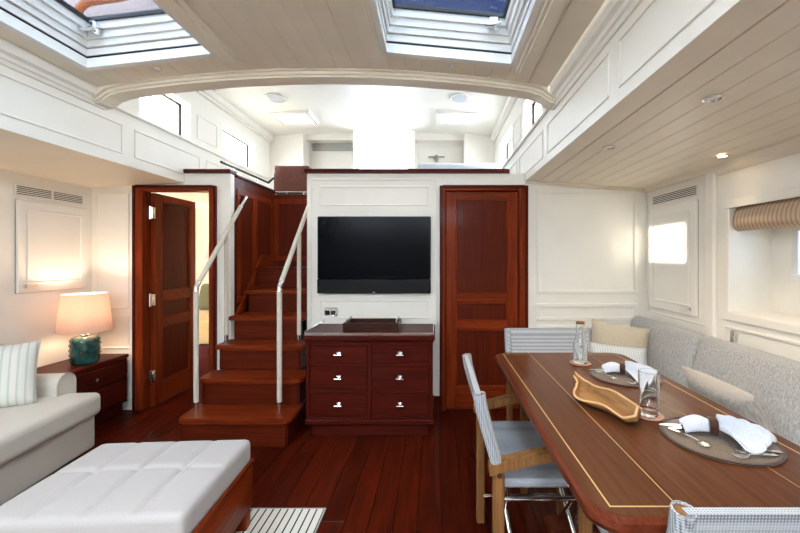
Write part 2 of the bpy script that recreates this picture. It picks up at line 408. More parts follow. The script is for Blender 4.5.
for k in range(48):
    pass
m.lathe([(.15, 1.28), (.10, 1.56), (.097, 1.56), (.147, 1.28), (.15, 1.28)], (-2.85, 4.95, 0), 36)
obj('lamp_shade', m, 'shade', bl, True)
obj('bulb', MB().lathe([(0, 1.34), (.025, 1.36), (.03, 1.40), (.02, 1.43), (0, 1.44)], (-2.85, 4.95, 0), 12), 'lamp_glow', bl, True)
def lamp(kind, loc, power, col=(1, .78, .52), size=.04, **kw):
    d = bpy.data.lights.new('lamp_light', kind); o = bpy.data.objects.new('lamp_light', d); COL.objects.link(o); o.location = loc
    d.energy = power; d.color = col; d.shadow_soft_size = size
    for k, v in kw.items(): setattr(d, k, v)
    return o
lamp('POINT', (-2.85, 4.95, 1.47), 4, col=(1, .88, .74), size=.03)
lamp('SPOT', (-2.6, 4.3, 1.94), 6, col=(1, .90, .78), spot_size=R(140), spot_blend=.6)  # added spot with no fixture, brightens the cabin

# ------------------------------------------------------------------ side walls
tag(obj('wall_left', MB().box(LW-.1, LW, YB, BY, 0, 1.98), 'white'), 'white hull side wall behind the lamp', kind='structure')
wr = MB(); WY0, WY1, WZ0, WZ1 = 1.15, 2.302, .966, 1.612
wr.box(RW, RW+.06, YB, WY0, 0, 2); wr.box(RW, RW+.06, WY1, BY, 0, 2); wr.box(RW, RW+.06, WY0, WY1, 0, WZ0); wr.box(RW, RW+.06, WY0, WY1, WZ1, 2)
wright = tag(obj('wall_right', wr, 'white'), 'white hull side wall behind the settee', kind='structure')
obj('pilaster', MB().cbox(RW-.03, RW, 2.39, 2.47, 0, 1.9, .008), 'white', wright)
obj('moulding', frame_x(MB(), WY0-.06, WY1+.035, WZ0-.05, WZ1+.035, RW, -.016, .05), 'white', wright)
obj('moulding', frame_x(MB(), WY0-.06, WY1+.035, .60, .88, RW, -.01, .016), 'white', wright)
obj('moulding', frame_x(MB(), 2.50, 3.17, .84, 1.84, RW, -.006, .012), 'white', wright)
# recessed port
nx = 2.06; PY0, PY1, PZ0, PZ1 = 1.55, 2.13, 1.19, 1.46
win = thing('window_1', 'deep white port recess in the right wall', None, (RW, 1.73, WZ0), kind='structure')
m = MB(); m.box(RW+.06, nx+.04, WY1, WY1+.03, WZ0-.03, WZ1+.03); m.box(RW+.06, nx+.04, WY0-.03, WY0, WZ0-.03, WZ1+.03)
m.box(RW+.06, nx+.04, WY0, WY1, WZ0-.03, WZ0); m.box(RW+.06, nx+.04, WY0, WY1, WZ1, WZ1+.03)
m.box(nx, nx+.04, WY0, PY0, WZ0, WZ1); m.box(nx, nx+.04, PY1, WY1, WZ0, WZ1); m.box(nx, nx+.04, PY0, PY1, WZ0, PZ0); m.box(nx, nx+.04, PY0, PY1, PZ1, WZ1)
obj('reveal', m, 'white', win)
obj('port_frame', frame_x(MB(), PY0-.03, PY1+.03, PZ0-.03, PZ1+.03, nx, -.012, .04), 'white_gloss', win)
obj('pane', MB().box(nx+.015, nx+.021, PY0, PY1, PZ0, PZ1), 'tinted_pane', win)
portal(nx+.05, (PY0+PY1)/2, (PZ0+PZ1)/2, PZ1-PZ0, PY1-PY0, (0, R(90), 0))
rb = thing('roman_blind', 'beige striped roman blind gathered at the top of the right port', 'blind', (1.86, 1.73, 1.47))
m = MB()
prof = [(1.875, 1.608), (1.85, 1.606), (1.832, 1.58), (1.820, 1.55), (1.814, 1.52), (1.815, 1.495), (1.824, 1.474), (1.842, 1.464), (1.862, 1.472), (1.875, 1.50)]
m.prism(prof, 'y', WY0+.01, WY1-.012)
obj('cloth', m, 'blind_stripe', rb, True, 60)
m = MB(); m.prism([(1.820, 1.474), (1.842, 1.456), (1.866, 1.468), (1.870, 1.478), (1.842, 1.4635), (1.8235, 1.4735)], 'y', WY0+.01, WY1-.012)
obj('fold', m, 'blind_stripe', rb, True, 60)
m = MB().cbox(RW-.028, RW-.010, 2.235, 2.262, .70, .86, .003)
tag(rebase(obj('wall_latch', m, 'chrome', None), (RW-.019, 2.25, .70)), 'small chrome latch plate under the right port', 'latch')

# ------------------------------------------------------------------ lockers and vents
def locker(name, label, x, d, y0, y1, z0, z1, hy, hz):
    t = thing(name, label, 'locker', (x, (y0+y1)/2, z0)); a, b_ = sorted((x, x+d*.02))
    obj('recess', MB().box(*sorted((x, x+d*.002)), y0-.003, y1+.003, z0-.003, z1+.003), 'vent_grey', t)
    dr = obj('locker_door', MB().cbox(a, b_, y0, y1, z0, z1, .004), 'white', t)
    obj('moulding', frame_x(MB(), y0+.055, y1-.055, z0+.06, z1-.06, x+d*.02, d*.008, .016), 'white', dr)
    m = MB(); q = x+d*.02; m.lathe([(0, 0), (.014, 0), (.014, .006), (0, .006)], (0, 0, 0), 16).xf(Matrix.Translation((q, hy, hz)) @ Matrix.Rotation(R(90)*d, 4, 'Y'))
    m.tube([(q, hy, hz), (q+d*.028, hy, hz)], .006); m.tube([(q+d*.028, hy-.008, hz), (q+d*.028, hy+.055, hz+.004)], .006)
    obj('handle', m, 'chrome', dr, True)
def vent(label, x, d, y0, y1, z0, z1, split):
    t = thing('vent_grille', label, 'vent', (x, (y0+y1)/2, z0))
    obj('backing', MB().box(*sorted((x, x+d*.003)), y0, y1, z0, z1), 'vent_dark', t)
    obj('frame', frame_x(MB(), y0-.012, y1+.012, z0-.012, z1+.012, x, d*.009, .012), 'white', t)
    n = 5
    cells = [(y0, y1)] if not split else [(y0, (y0+y1)/2-.006), ((y0+y1)/2+.006, y1)]
    if split: obj('mullion', MB().box(*sorted((x, x+d*.009)), (y0+y1)/2-.006, (y0+y1)/2+.006, z0, z1), 'white', t)
    for (c0, c1) in cells:
        for k in range(n):
            z = z0+(z1-z0)*(k+.5)/n
            m = MB(); m.prism([(x+d*.002, z-.004), (x+d*.010, z-.007), (x+d*.010, z-.003), (x+d*.002, z+.002)], 'y', c0, c1); obj('slat', m, 'white', t)
locker('locker', 'white wall locker above the lamp with small chrome handle', LW, 1, 2.615, 3.14, 1.045, 1.70, 2.66, 1.09)
vent('white twin slatted vent above the left locker', LW, 1, 2.62, 3.11, 1.735, 1.80, True)
locker('locker', 'white sunlit wall locker above the settee corner', RW, -1, 2.57, 3.13, .89, 1.69, 2.62, .935)
vent('white slatted vent above the right locker', RW, -1, 2.58, 3.10, 1.725, 1.79, False)

# ------------------------------------------------------------------ side ceilings
def zr(x): return 1.945-.068*(x-FR)
m = MB(); m.prism([(FR+.006, zr(FR)+.012), (RW+.1, zr(RW+.1)+.012), (RW+.1, 2.02), (FR+.006, 2.02)], 'y', YB, BY)
cr = tag(obj('ceiling_right', m, 'vent_grey'), 'cream planked side ceiling over the dining table', kind='structure')
xs = [FR, FR+.115]; 
while xs[-1] < RW-.02: xs.append(min(xs[-1]+.105, RW))
for a, b_ in zip(xs[:-1], xs[1:]):
    g = .0009
    m = MB(); m.prism([(a+g+.002, zr(a)), (b_-g-.002-(.004 if a == FR else 0), zr(b_)), (b_-g-(.004 if a == FR else 0), zr(b_)+.002), (b_-g, zr(b_)+.012), (a+g, zr(a)+.012), (a+g, zr(a)+.002)], 'y', YB, BY)
    obj('plank', m, 'ceiling_white', cr)
m = MB(); m.prism([(RW-.05, zr(RW-.05)), (RW-.03, 1.835), (RW-.012, 1.82), (RW, 1.815), (RW, zr(RW))], 'y', YB, 2.47)
m.prism([(RW-.03, zr(RW-.03)), (RW-.02, 1.85), (RW, 1.84), (RW, zr(RW))], 'y', 2.47, BY)
tag(obj('trim_3', m, 'ceiling_white'), 'crown moulding between right wall and planked ceiling', kind='structure')
m = MB(); m.prism([(FR, zr(FR)), (RW, zr(RW)), (RW, zr(RW)-.022), (FR, zr(FR)-.022)], 'y', BY-.018, BY)
m.prism([(FR, zr(FR)), (RW, zr(RW)), (RW, zr(RW)-.010), (FR, zr(FR)-.010)], 'y', BY-.035, BY-.018)
tag(obj('trim_4', m, 'ceiling_white'), 'crown moulding between cream bulkhead and planked ceiling', kind='structure')
m = MB(); m.prism([(LW-.1, 1.885), (FL-.006, 1.93), (FL-.006, 2.02), (LW-.1, 2.02)], 'y', YB, BY)
tag(obj('ceiling_left', m, 'ceiling_white'), 'cream side ceiling over the sofa', kind='structure')
for (x_, y_, lb, pw_) in ((1.087, 1.47, 'chrome downlight in planked ceiling nearest the camera', 9), (.995, 2.15, 'chrome downlight in planked ceiling close to the fascia', 9), (1.66, 2.17, 'lit downlight in planked ceiling nearest the right port', 1.5)):
    t = thing('downlight', lb, 'light', (x_, y_, zr(x_)), group='downlights in the planked ceiling')
    obj('ring', MB().lathe([(.024, -.001), (.036, -.001), (.036, -.006), (.028, -.008), (.024, -.002), (.024, -.001)], (x_, y_, zr(x_)), 24), 'chrome', t, True)
    obj('lens', MB().lathe([(0, -.003), (.024, -.003), (.024, -.001), (0, -.001)], (x_, y_, zr(x_)), 20), 'lamp_glow' if x_ > 1.5 else 'white_gloss', t, True)
    lamp('SPOT', (x_, y_, zr(x_)-.012), pw_, size=.02, spot_size=R(70 if x_ > 1.5 else 125), spot_blend=.7)

# ------------------------------------------------------------------ upper side walls: fascia, then the deckhouse sides with windows
DY = 4.85; WN = ((2.71, 3.27), (3.76, 4.45)); WB, WT = 2.312, 2.625
def upper_wall(name, label, x, d):
    a, b_ = sorted((x, x-d*.13)); m = MB(); FZ = 1.93 if d > 0 else 1.945
    m.box(a, b_, YB, 2.42, FZ, 2.5)
    m.box(a, b_, 2.42, DY+.1, FZ, WB); m.box(a, b_, 2.42, DY+.1, WT, 3.0)
    ys = [2.42]+[q for w in WN for q in w]+[DY+.1]
    for k in range(0, len(ys), 2): m.box(a, b_, ys[k], ys[k+1], WB, WT)
    w = tag(obj(name, m, 'white'), label, kind='structure')
    for y0, y1 in ((-1.2, .45), (.54, 1.56), (1.65, 2.56), (2.66, 3.40), (3.50, 4.6)):
        obj('moulding', frame_x(MB(), y0, y1, 2.0, 2.205, x, d*.007, .014), 'white', w)
    obj('ledge', MB().cbox(*sorted((x, x+d*.022)), 2.42, DY, 2.285, 2.308, .006), 'white', w)
    obj('moulding', frame_x(MB(), 3.36, 3.67, 2.36, 2.58, x, d*.006, .012), 'white', w)
    m = MB(); m.cbox(*sorted((x, x+d*.05)), 2.42, DY, 2.80, 2.87, .012); m.cbox(*sorted((x, x+d*.025)), 2.42, DY, 2.77, 2.80, .006)
    obj('crown', m, 'white', w)
    return w
upper_wall('wall_upper_left', 'tall white fascia and deckhouse side on the left', FL, 1)
upper_wall('wall_upper_right', 'tall white fascia and deckhouse side on the right', FR, -1)
wi = 2
for x, d, side in ((FL, 1, 'left'), (FR, -1, 'right')):
    for k, (y0, y1) in enumerate(WN):
        xo = x-d*.10
        t = thing('window_%d' % wi, ('nearer', 'farther')[k]+' deckhouse side window on the '+side, None, (xo, (y0+y1)/2, WB), kind='structure'); wi += 1
        obj('frame', frame_x(MB(), y0, y1, WB, WT, xo, d*.02, .014), 'black', t)
        obj('pane', MB().box(*sorted((xo+d*.008, xo+d*.012)), y0+.01, y1-.01, WB+.01, WT-.01), 'side_pane', t)
        portal(xo-d*.04, (y0+y1)/2, (WB+WT)/2, WT-WB, y1-y0, (0, R(-90)*d, 0))

# ------------------------------------------------------------------ coachroof ceiling with skylights
SC = -.755; HX = [(SC-1.19, SC-.475), (SC+.475, SC+1.19)]; HYS = [(1.0, 2.10), (-1.45, .35)]
def zc(x): return 2.455-.062*(x-CX)**2
def roof(name, label, zf, x0, x1, y0, y1, holes, hys, pmat, plank, thick=.06):
    cuts = sorted({x0, x1} | {q for h in holes for q in h}); edges = []
    for a, b_ in zip(cuts[:-1], cuts[1:]):
        n = max(1, round((b_-a)/.105)); edges += [a+(b_-a)*k/n for k in range(n)]
    edges.append(x1); bk = MB(); segs = []
    for a, b_ in zip(edges[:-1], edges[1:]):
        inh = any(h[0]-1e-6 <= a and b_ <= h[1]+1e-6 for h in holes)
        ys = [(y0, y1)]
        if inh:
            ys = []; cur = y0
            for q0, q1 in sorted(hys): ys.append((cur, q0)); cur = q1
            ys.append((cur, y1))
        for p, q in ys:
            e0 = .012 if plank else 0; bk.prism([(a, zf(a)+e0), (b_, zf(b_)+e0), (b_, zf(b_)+thick), (a, zf(a)+thick)], 'y', p, q); segs.append((a, b_, p, q))
    o = tag(obj(name, bk, pmat if not plank else 'ceiling_white'), label, kind='structure')
    for a, b_, p, q in segs:
        g = .0007 if plank else 0
        m = MB()
        if not plank: continue
        m.prism([(a+g+.0012, zf(a)), (b_-g-.0012, zf(b_)), (b_-g, zf(b_)+.0012), (b_-g, zf(b_)+.012), (a+g, zf(a)+.012), (a+g, zf(a)+.0012)], 'y', p, q)
        obj('plank', m, pmat, o)
    return o
ceil = roof('ceiling', 'cream cambered coachroof ceiling around two skylights', zc, FL+.07, FR-.075, YB, 2.31, HX, HYS, 'ceiling_white', True)
for (xa, xb) in ((SC-.455, SC-.37), (SC+.37, SC+.455), (SC+1.215, SC+1.30)):
    m = MB(); xm = (xa+xb)/2; rr = (xb-xa)/2
    top = [(xm+rr*math.cos(q), 2.13+rr*math.sin(q)) for q in [PI*k/10 for k in range(11)]]
    m.prism([(xb, YB)]+top+[(xa, YB)], 'z', zc(xm)-.024, zc(xm)+.02)
    xq = (xb-xa)/2*.62
    m.prism([(xm+xq, YB)]+[(xm+xq*math.cos(q), 2.12+xq*math.sin(q)) for q in [PI*k/10 for k in range(11)]]+[(xm-xq, YB)], 'z', zc(xm)-.038, zc(xm)-.024)
    obj('raised_strip', m, 'ceiling_white', ceil)
for x, d, k in ((FL, 1, 5), (FR, -1, 6)):
    zz = zc(x+d*.07); m = MB()
    m.prism([(x-d*.02, 2.245), (x+d*.012, 2.245), (x+d*.020, 2.262), (x+d*.030, 2.268), (x+d*.036, 2.285), (x+d*.058, 2.295), (x+d*.066, zz-.012), (x+d*.066, zz+.05), (x-d*.02, zz+.05)], 'y', YB, 2.42)
    tag(obj('trim_%d' % k, m, 'white'), 'crown moulding along the top of the %s fascia' % ('left' if d > 0 else 'right'), kind='structure')
# the arch into the deckhouse
def arch_z(dx):
    t = abs(dx); z = 2.415-.058*t*t
    if t > 1.22: q = min(1, (t-1.22)/.17); z -= .045*(1-math.sqrt(max(0, 1-q*q)))
    return z
def arch(m, drop, y0, y1, top):
    n = 48; h = 1.395
    lo = [(CX-h+2*h*k/n, arch_z(-h+2*h*k/n)+drop) for k in range(n+1)]
    poly = [(FL, 2.25)]+[(FL+.05, 2.25)]+lo+[(FR-.05, 2.25), (FR, 2.25), (FR, top), (FL, top)]
    for a, b_ in zip(lo[:-1], lo[1:]):
        m.prism([a, b_, (b_[0], top), (a[0], top)], 'y', y0, y1)
    m.prism([(FL, 2.25), lo[0], (lo[0][0], top), (FL, top)], 'y', y0, y1); m.prism([lo[-1], (FR, 2.25), (FR, top), (lo[-1][0], top)], 'y', y0, y1)
m = MB(); arch(m, 0, 2.33, 2.43, 2.5); arch(m, .013, 2.315, 2.33, 2.46); arch(m, .03, 2.295, 2.315, 2.45)
tag(obj('trim_7', m, 'ceiling_white'), 'wide shallow arch beam between saloon and deckhouse', kind='structure')
for x_, y_, lb in ((-1.62, 2.20, 'small round spotlight in the ceiling left of the arch top'), (.09, 2.20, 'small round spotlight in the ceiling right of the arch top')):
    t = thing('ceiling_spot', lb, 'light', (x_, y_, zc(x_)))
    obj('ring', MB().lathe([(.008, 0), (.020, 0), (.018, -.006), (.010, -.007), (.008, 0)], (x_, y_, zc(x_)), 20), 'white_gloss', t, True)
    obj('lens', MB().lathe([(0, -.002), (.009, -.002), (.009, 0), (0, 0)], (x_, y_, zc(x_)), 12), 'chrome', t, True)

def skylight(n, label, x0, x1, y0, y1, glass='tinted_pane'):
    t = thing('window_%d' % n, label, None, ((x0+x1)/2, (y0+y1)/2, 2.4), kind='structure')
    def ring(name, e, za, zb, w, mat):   # rectangular ring inset by e
        a, b_, p, q = x0+e, x1-e, y0+e, y1-e
        m = MB()
        zlo = [zc(x)+za for x in (a, b_)]; zhi = [zc(x)+zb for x in (a, b_)]
        for (xa, xb, ya, yb) in ((a, a+w, p, q), (b_-w, b_, p, q), (a+w, b_-w, p, p+w), (a+w, b_-w, q-w, q)):
            def zz(x, l): f = (x-a)/(b_-a); return l[0]+(l[1]-l[0])*f
            m.prism([(xa, zz(xa, zlo)), (xb, zz(xb, zlo)), (xb, zz(xb, zhi)), (xa, zz(xa, zhi))], 'y', ya, yb)
        return obj(name, m, mat, t)
    ring('trim_ring', -.022, -.006, .004, .036, 'white_gloss')
    ring('trim_ring', 0, .0, .045, .012, 'white_gloss')
    ring('blind_track', -.004, .045, .058, .012, 'black')
    ring('coaming', 0, .058, .095, .014, 'white_gloss'); ring('coaming', -.006, .095, .10, .014, 'sock')
    ring('coaming', .004, .10, .135, .022, 'white_gloss'); ring('coaming', .014, .135, .175, .024, 'white_gloss'); ring('coaming', .026, .175, .215, .026, 'white_gloss')
    ring('lid_frame', .02, .215, .235, .045, 'rail_black')
    zt = lambda x: zc(x)+.222
    m = MB(); m.prism([(x0+.05, zt(x0)), (x1-.05, zt(x1)), (x1-.05, zt(x1)+.008), (x0+.05, zt(x0)+.008)], 'y', y0+.05, y1-.05)
    obj('pane', m, glass, t)
    portal((x0+x1)/2, (y0+y1)/2, zc((x0+x1)/2)+.26, x1-x0, y1-y0, (0, 0, 0))
    return t
def hatch_latch(label, x, y, z):
    t = thing('hatch_latch', label, 'latch', (x, y, z))
    obj('latch_body', MB().cbox(x-.028, x+.028, y-.05, y, z, z+.05, .008), 'chrome', t, True)
    obj('lever', MB().tube([(x-.05, y-.055, z+.0), (x-.01, y-.06, z-.006), (x+.035, y-.055, z+.006)], .009), 'chrome', t, True)
    obj('knob', MB().lathe([(0, -.02), (.014, -.018), (.016, 0), (.010, .012), (0, .012)], (x+.02, y-.03, z), 16), 'chrome', t, True)
skylight(6, 'left skylight with white stepped coaming over the ottoman', *HX[0], *HYS[0]); skylight(7, 'right skylight with white stepped coaming above the aisle', *HX[1], *HYS[0])
skylight(8, 'added skylight for extra light behind the camera on the left', *HX[0], *HYS[1], 'pane'); skylight(9, 'added skylight for extra light behind the camera on the right', *HX[1], *HYS[1], 'pane')  # unseen second pair, added to bring more daylight into the saloon
hatch_latch('chrome hatch latch at the corner of the left skylight', HX[0][0]+.10, 2.055, zc(HX[0][0])+.16)
hatch_latch('chrome hatch latch at the corner of the right skylight', HX[1][1]-.12, 2.055, zc(HX[1][1])+.16)

# ------------------------------------------------------------------ deckhouse
def zd(x): return 2.95-.045*(x-CX)**2
DH = [(-1.80, -1.42), (.05, .43)]
roof('ceiling_deckhouse', 'bright white deckhouse ceiling beyond the arch', zd, FL, FR, 2.43, DY+.1, DH, [(4.17, 4.48)], 'white', False)
for k, (xa, xb) in enumerate(DH):
    t = thing('window_%d' % (10+k), 'small hatch in the deckhouse ceiling on the '+('left', 'right')[k], None, ((xa+xb)/2, 4.32, zd((xa+xb)/2)), kind='structure')
    zz = zd((xa+xb)/2); m = MB()
    for q in ((xa-.03, xa+.015, 4.14, 4.51), (xb-.015, xb+.03, 4.14, 4.51), (xa+.015, xb-.015, 4.14, 4.185), (xa+.015, xb-.015, 4.465, 4.51)): m.cbox(*q, zz-.03, zz+.10, .004)
    obj('frame', m, 'white_gloss', t); obj('pane', MB().box(xa+.01, xb-.01, 4.18, 4.47, zz+.08, zz+.086), 'pane', t)
    obj('blind', MB().cbox(xa+.015, xb-.015, 4.185, 4.30, zz+.03, zz+.04, .003), 'vent_dark', t)
for x_, lb in ((-1.62, 'round ceiling speaker left in the deckhouse'), (.26, 'round ceiling speaker right in the deckhouse')):
    t = thing('ceiling_speaker', lb, 'speaker', (x_, 3.80, zd(x_)))
    obj('ring', MB().lathe([(.095, 0), (.112, 0), (.110, -.010), (.097, -.010), (.095, 0)], (x_, 3.80, zd(x_)), 32), 'white', t, True)
    obj('grille', MB().lathe([(0, -.008), (.096, -.004), (.096, 0), (0, 0)], (x_, 3.80, zd(x_)), 28), 'napkin', t, True)
# aft wall of the deckhouse with the companionway
ax0, ax1 = -1.045, -.322
m = MB(); m.box(FL, -1.72, DY, DY+.1, 1.2, 3.0); m.box(-1.70, -1.06, DY+.25, DY+.35, 1.2, 3.0); m.box(-1.72, -1.70, DY, DY+.3, 1.2, 3.0); m.box(-1.06, ax0, DY, DY+.35, 1.2, 3.0)
m.box(ax1, ax1+.06, DY, DY+.35, 1.2, 3.0); m.box(ax1+.06, .38, DY+.25, DY+.35, 1.2, 3.0); m.box(.38, .40, DY, DY+.3, 1.2, 3.0); m.box(.40, FR, DY, DY+.1, 1.2, 3.0)
m.box(-1.72, .40, DY+.1, DY+.36, 2.96, 3.02); m.box(-1.70, -1.06, DY+.1, DY+.25, 2.84, 2.96); m.box(ax1+.06, .38, DY+.1, DY+.25, 2.84, 2.96); m.box(ax0, ax1, DY+.05, DY+.35, 2.93, 2.97)
aft = tag(obj('wall_aft', m, 'white'), 'white aft wall of the deckhouse with bright doorway', kind='structure')
obj('moulding', frame_y(MB(), -1.68, -1.08, 2.1, 2.72, DY+.25), 'white', aft); obj('moulding', frame_y(MB(), ax1+.10, .36, 2.1, 2.80, DY+.25), 'white', aft)
tag(rebase(obj('wall_vent', MB().cbox(-1.66, -1.085, DY+.235, DY+.25, 2.735, 2.84, .003), 'vent_grey'), (-1.37, DY+.24, 2.735)), 'grey vent panel beside the deckhouse doorway', 'vent')
t = thing('wall_light', 'small wall light right of the deckhouse doorway', 'light', (.02, DY+.25, 2.6))
obj('bar', MB().cbox(-.09, .13, DY+.21, DY+.225, 2.64, 2.66, .004), 'sock', t); obj('mount', MB().lathe([(0, -.05), (.02, -.045), (.035, 0), (.02, .02), (0, .02)], (.02, DY+.22, 2.625), 16), 'sock', t, True)
obj('plate', MB().cbox(0, .04, DY+.22, DY+.25, 2.60, 2.68, .004), 'sock', t)
wbd = thing('light_boards', 'white boards added to cut light in the lower deckhouse doorway', 'light_board', ((ax0+ax1)/2, DY+.26, 1.2))  # unseen boards, added so less daylight enters by the doorway
for k in range(3): obj('board', MB().cbox(ax0+.002, ax1-.002, DY+.24, DY+.28, 1.202+k*.29, 1.488+k*.29, .006), 'white', wbd)
portal((ax0+ax1)/2, DY+.4, 2.64, ax1-ax0, .60, (R(-90), 0, 0))
t = thing('door_3', 'white framed bright companionway doorway with added dimming glass', None, ((ax0+ax1)/2, DY+.2, 1.2), kind='structure')
obj('jamb', MB().cbox(ax0, ax0+.03, DY+.1, DY+.2, 1.2, 2.93, .004), 'white_gloss', t); obj('jamb', MB().cbox(ax1-.03, ax1, DY+.1, DY+.2, 1.2, 2.93, .004), 'white_gloss', t)
obj('glass', MB().box(ax0+.03, ax1-.03, DY+.15, DY+.156, 1.2, 2.93), 'dim_pane', t)  # tinted sheet added to dim daylight coming through the doorway
m = MB(); m.box(-1.05, RW+.1, BY+.12, BY+.16, 0, 1.3); m.box(-1.9, FR+.1, BY+.06, DY+.3, -.06, -.01); m.box(-1.80, FR+.1, DY+.3, DY+.36, 0, 1.2)  # unseen boxes added to keep daylight from leaking in behind the bulkhead
m.box(FR+.1, FR+.16, BY+.06, DY+.3, 0, 1.94); m.box(.0, FR+.1, BY+.10, BY+.14, 1.3, 2.0)
tag(obj('wall_light_stop', m, 'vent_dark'), 'dark walls added to stop light leaks behind the bulkhead', kind='structure')
tag(obj('floor_deckhouse', MB().box(-1.74, FR, 3.637, DY+.3, 1.14, 1.20), 'floor_wood'), 'deckhouse floor at the top of the stairs', kind='structure')
tag(obj('wall_deckhouse_right', MB().box(FR, FR+.1, BY+.06, DY+.1, 1.1, 1.945), 'white'), 'lower deckhouse side hidden behind the bulkhead', kind='structure')
tag(obj('counter_left', MB().box(FL+.002, -1.83, BY+.10, DY, 2.012, 2.03), 'white'), 'white side counter beside the stairwell', 'counter')
bb = thing('bench_back', 'pale grey deckhouse bench backrest above the cap rail', 'bench', (.25, 4.2, 1.2))
obj('base', MB().cbox(-.2, .72, 4.2, 4.5, 1.2, 1.62, .01), 'white', bb); obj('cushion', MB().rbox(.26, 4.22, 2.0, .46, .05, .35, .045), 'napkin', bb, True)
# brown padded seat over the stairs
bs = thing('brown_seat', 'brown leather seat back behind the stairwell top', 'seat', (-1.58, 4.2, 1.98))
obj('backrest', MB().rbox(-1.578, 4.18, 2.15, .195, .06, .155, .02), 'brown_leather', bs, True)
m = MB()
m.tube([(-1.77, 4.06, 2.0), (-1.09, 4.06, 2.0)], .009)
for q in (-1.76, -1.6, -1.42, -1.2): m.tube([(q, 4.06, 1.975), (q, 4.06, 2.0)], .006)
tag(rebase(obj('fiddle_rail', m, 'chrome', None, True), (-1.43, 4.06, 1.975)), 'thin chrome rail under the brown seat back', 'rail')

# ------------------------------------------------------------------ stairwell and stairs
m = MB(); m.box(-1.80, -1.74, BY+.06, 4.1, 0, 2.0)
sw_ = tag(obj('wall_stair_left', m, 'panel_z'), 'mahogany panelled side of the stairwell', kind='structure')
obj('moulding', frame_x(MB(), BY+.10, 3.62, .9, 1.90, -1.74, .010, .05), 'mahogany_z', sw_); obj('moulding', frame_x(MB(), 3.62, 4.02, .9, 1.90, -1.74, .010, .05), 'mahogany_z', sw_)
obj('cap', MB().cbox(-1.82, -1.725, BY+.09, 4.1, 2.0, 2.02, .005), 'dark_mahogany_y', sw_)
m = MB(); m.box(-1.74, -.3, 4.04, 4.10, 1.14, 1.97)
so = tag(obj('wall_stair_back', m, 'panel_z'), 'mahogany panel closing the back of the stairwell', kind='structure')
obj('moulding', frame_y(MB(), -1.73, -1.0, 1.26, 1.92, 4.04, .05, .010), 'mahogany_z', so)
m = MB(); m.box(-1.089, -1.05, BY+.06, 3.62, 0, 1.2)
tag(obj('wall_stair_right', m, 'panel_z'), 'mahogany side panel under the television wall', kind='structure')
st = thing('staircase', 'mahogany companionway stairs with rounded treads rising to the deckhouse', 'stairs', (-1.4, 2.58, 0))
NY = [2.545, 2.775, 2.97, 3.15, 3.40, 3.63]
def tread_poly(xl, xr, y0, y1, rr):
    p = []
    for k in range(7): q = PI+PI/2*k/6; p.append((xl+rr+rr*math.cos(q), y0+rr+rr*math.sin(q)))
    for k in range(7): q = 3*PI/2+PI/2*k/6; p.append((xr-rr+rr*math.cos(q), y0+rr+rr*math.sin(q)))
    return p+[(xr, y1), (xl, y1)]
for k in range(5):
    z = .2*(k+1); y0 = NY[k]; y1 = NY[k+1]+.03
    xl, xr = (-1.765, -.985) if k < 2 else ((-1.748, -1.045) if k == 2 else (-1.738, -1.092))
    rr = .06 if k < 2 else (.03 if k == 2 else .008)
    if k == 2: y1 = BY-.002
    m = MB(); m.prism(tread_poly(xl, xr, y0, min(y1, BY-.002) if k < 3 else y1, rr), 'z', z-.032, z-.006)
    m.prism(tread_poly(xl+.006, xr-.006, y0+.006, min(y1, BY-.002) if k < 3 else y1, rr), 'z', z-.006, z)
    if k == 2: m.box(-1.738, -1.092, BY-.002, NY[3]+.05, z-.032, z)
    obj('tread', m, 'mahogany_x', st)
    obj('riser', MB().cbox(xl+.04, xr-.04, y0+.028, y0+.045, z-.2, z-.032, .002), 'panel_x', st)
    if k < 3:
        for sx in (xl+.025, xr-.045):
            obj('stringer', MB().cbox(sx, sx+.02, y0+.035, BY-.004, z-.2, z-.032, .002), 'dark_mahogany_y', st)
        obj('riser_bead', MB().cbox(xl+.06, xr-.06, y0+.018, y0+.028, z-.048, z-.032, .003), 'mahogany_x', st)
obj('riser', MB().cbox(-1.738, -1.092, NY[5]-.01, NY[5]+.005, 1.0, 1.20, .002), 'panel_x', st)
m = MB(); m.prism([(3.27, .80), (3.75, 1.32), (4.03, 1.32), (4.03, 1.2), (3.70, 1.2), (3.27, .70)], 'x', -1.7395, -1.715)
obj('skirting', m, 'mahogany_y', st)
def handrail(label, x):
    t = thing('handrail', label, 'handrail', (x, 2.70, .2), group='stair handrails')
    e = MB(); top = (x, 2.70, 1.085); end = (x, 3.43, 1.865)
    def zr_(y): return 1.085+(y-2.70)*(.78/.73)
    p1 = obj('post', MB().tube([(x, 2.70, .26), (x, 2.70, 1.05)], .0175, 14), 'leather', t, True)
    obj('ferrule', MB().tube([(x, 2.70, .202), (x, 2.70, .262)], .0165, 14), 'chrome', p1, True)
    obj('elbow', MB().tube([(x, 2.70, 1.05), (x, 2.703, 1.085), (x, 2.73, 1.117)], .0165, 14), 'chrome', t, True)
    rl = obj('rail', MB().tube([(x, 2.73, zr_(2.73)), (x, 3.32, zr_(3.32))], .0175, 14), 'leather', t, True)
    obj('rail_tip', MB().tube([(x, 3.32, zr_(3.32)), (x, 3.41, zr_(3.41))], .0165, 14), 'chrome', rl, True)
    p2 = obj('post', MB().tube([(x, 3.09, .66), (x, 3.09, zr_(3.09)-.02)], .0165, 14), 'leather', t, True)
    obj('ferrule', MB().tube([(x, 3.09, .602), (x, 3.09, .662)], .0155, 14), 'chrome', p2, True)
handrail('cream leather wrapped handrail on the left of the stairs', -1.715)
handrail('cream leather wrapped handrail next to the television wall', -1.117)
m = MB(); m.tube([(-1.775, 3.12, 2.09), (-1.775, 4.0, 2.09), (-1.76, 4.1, 2.16)], .011)
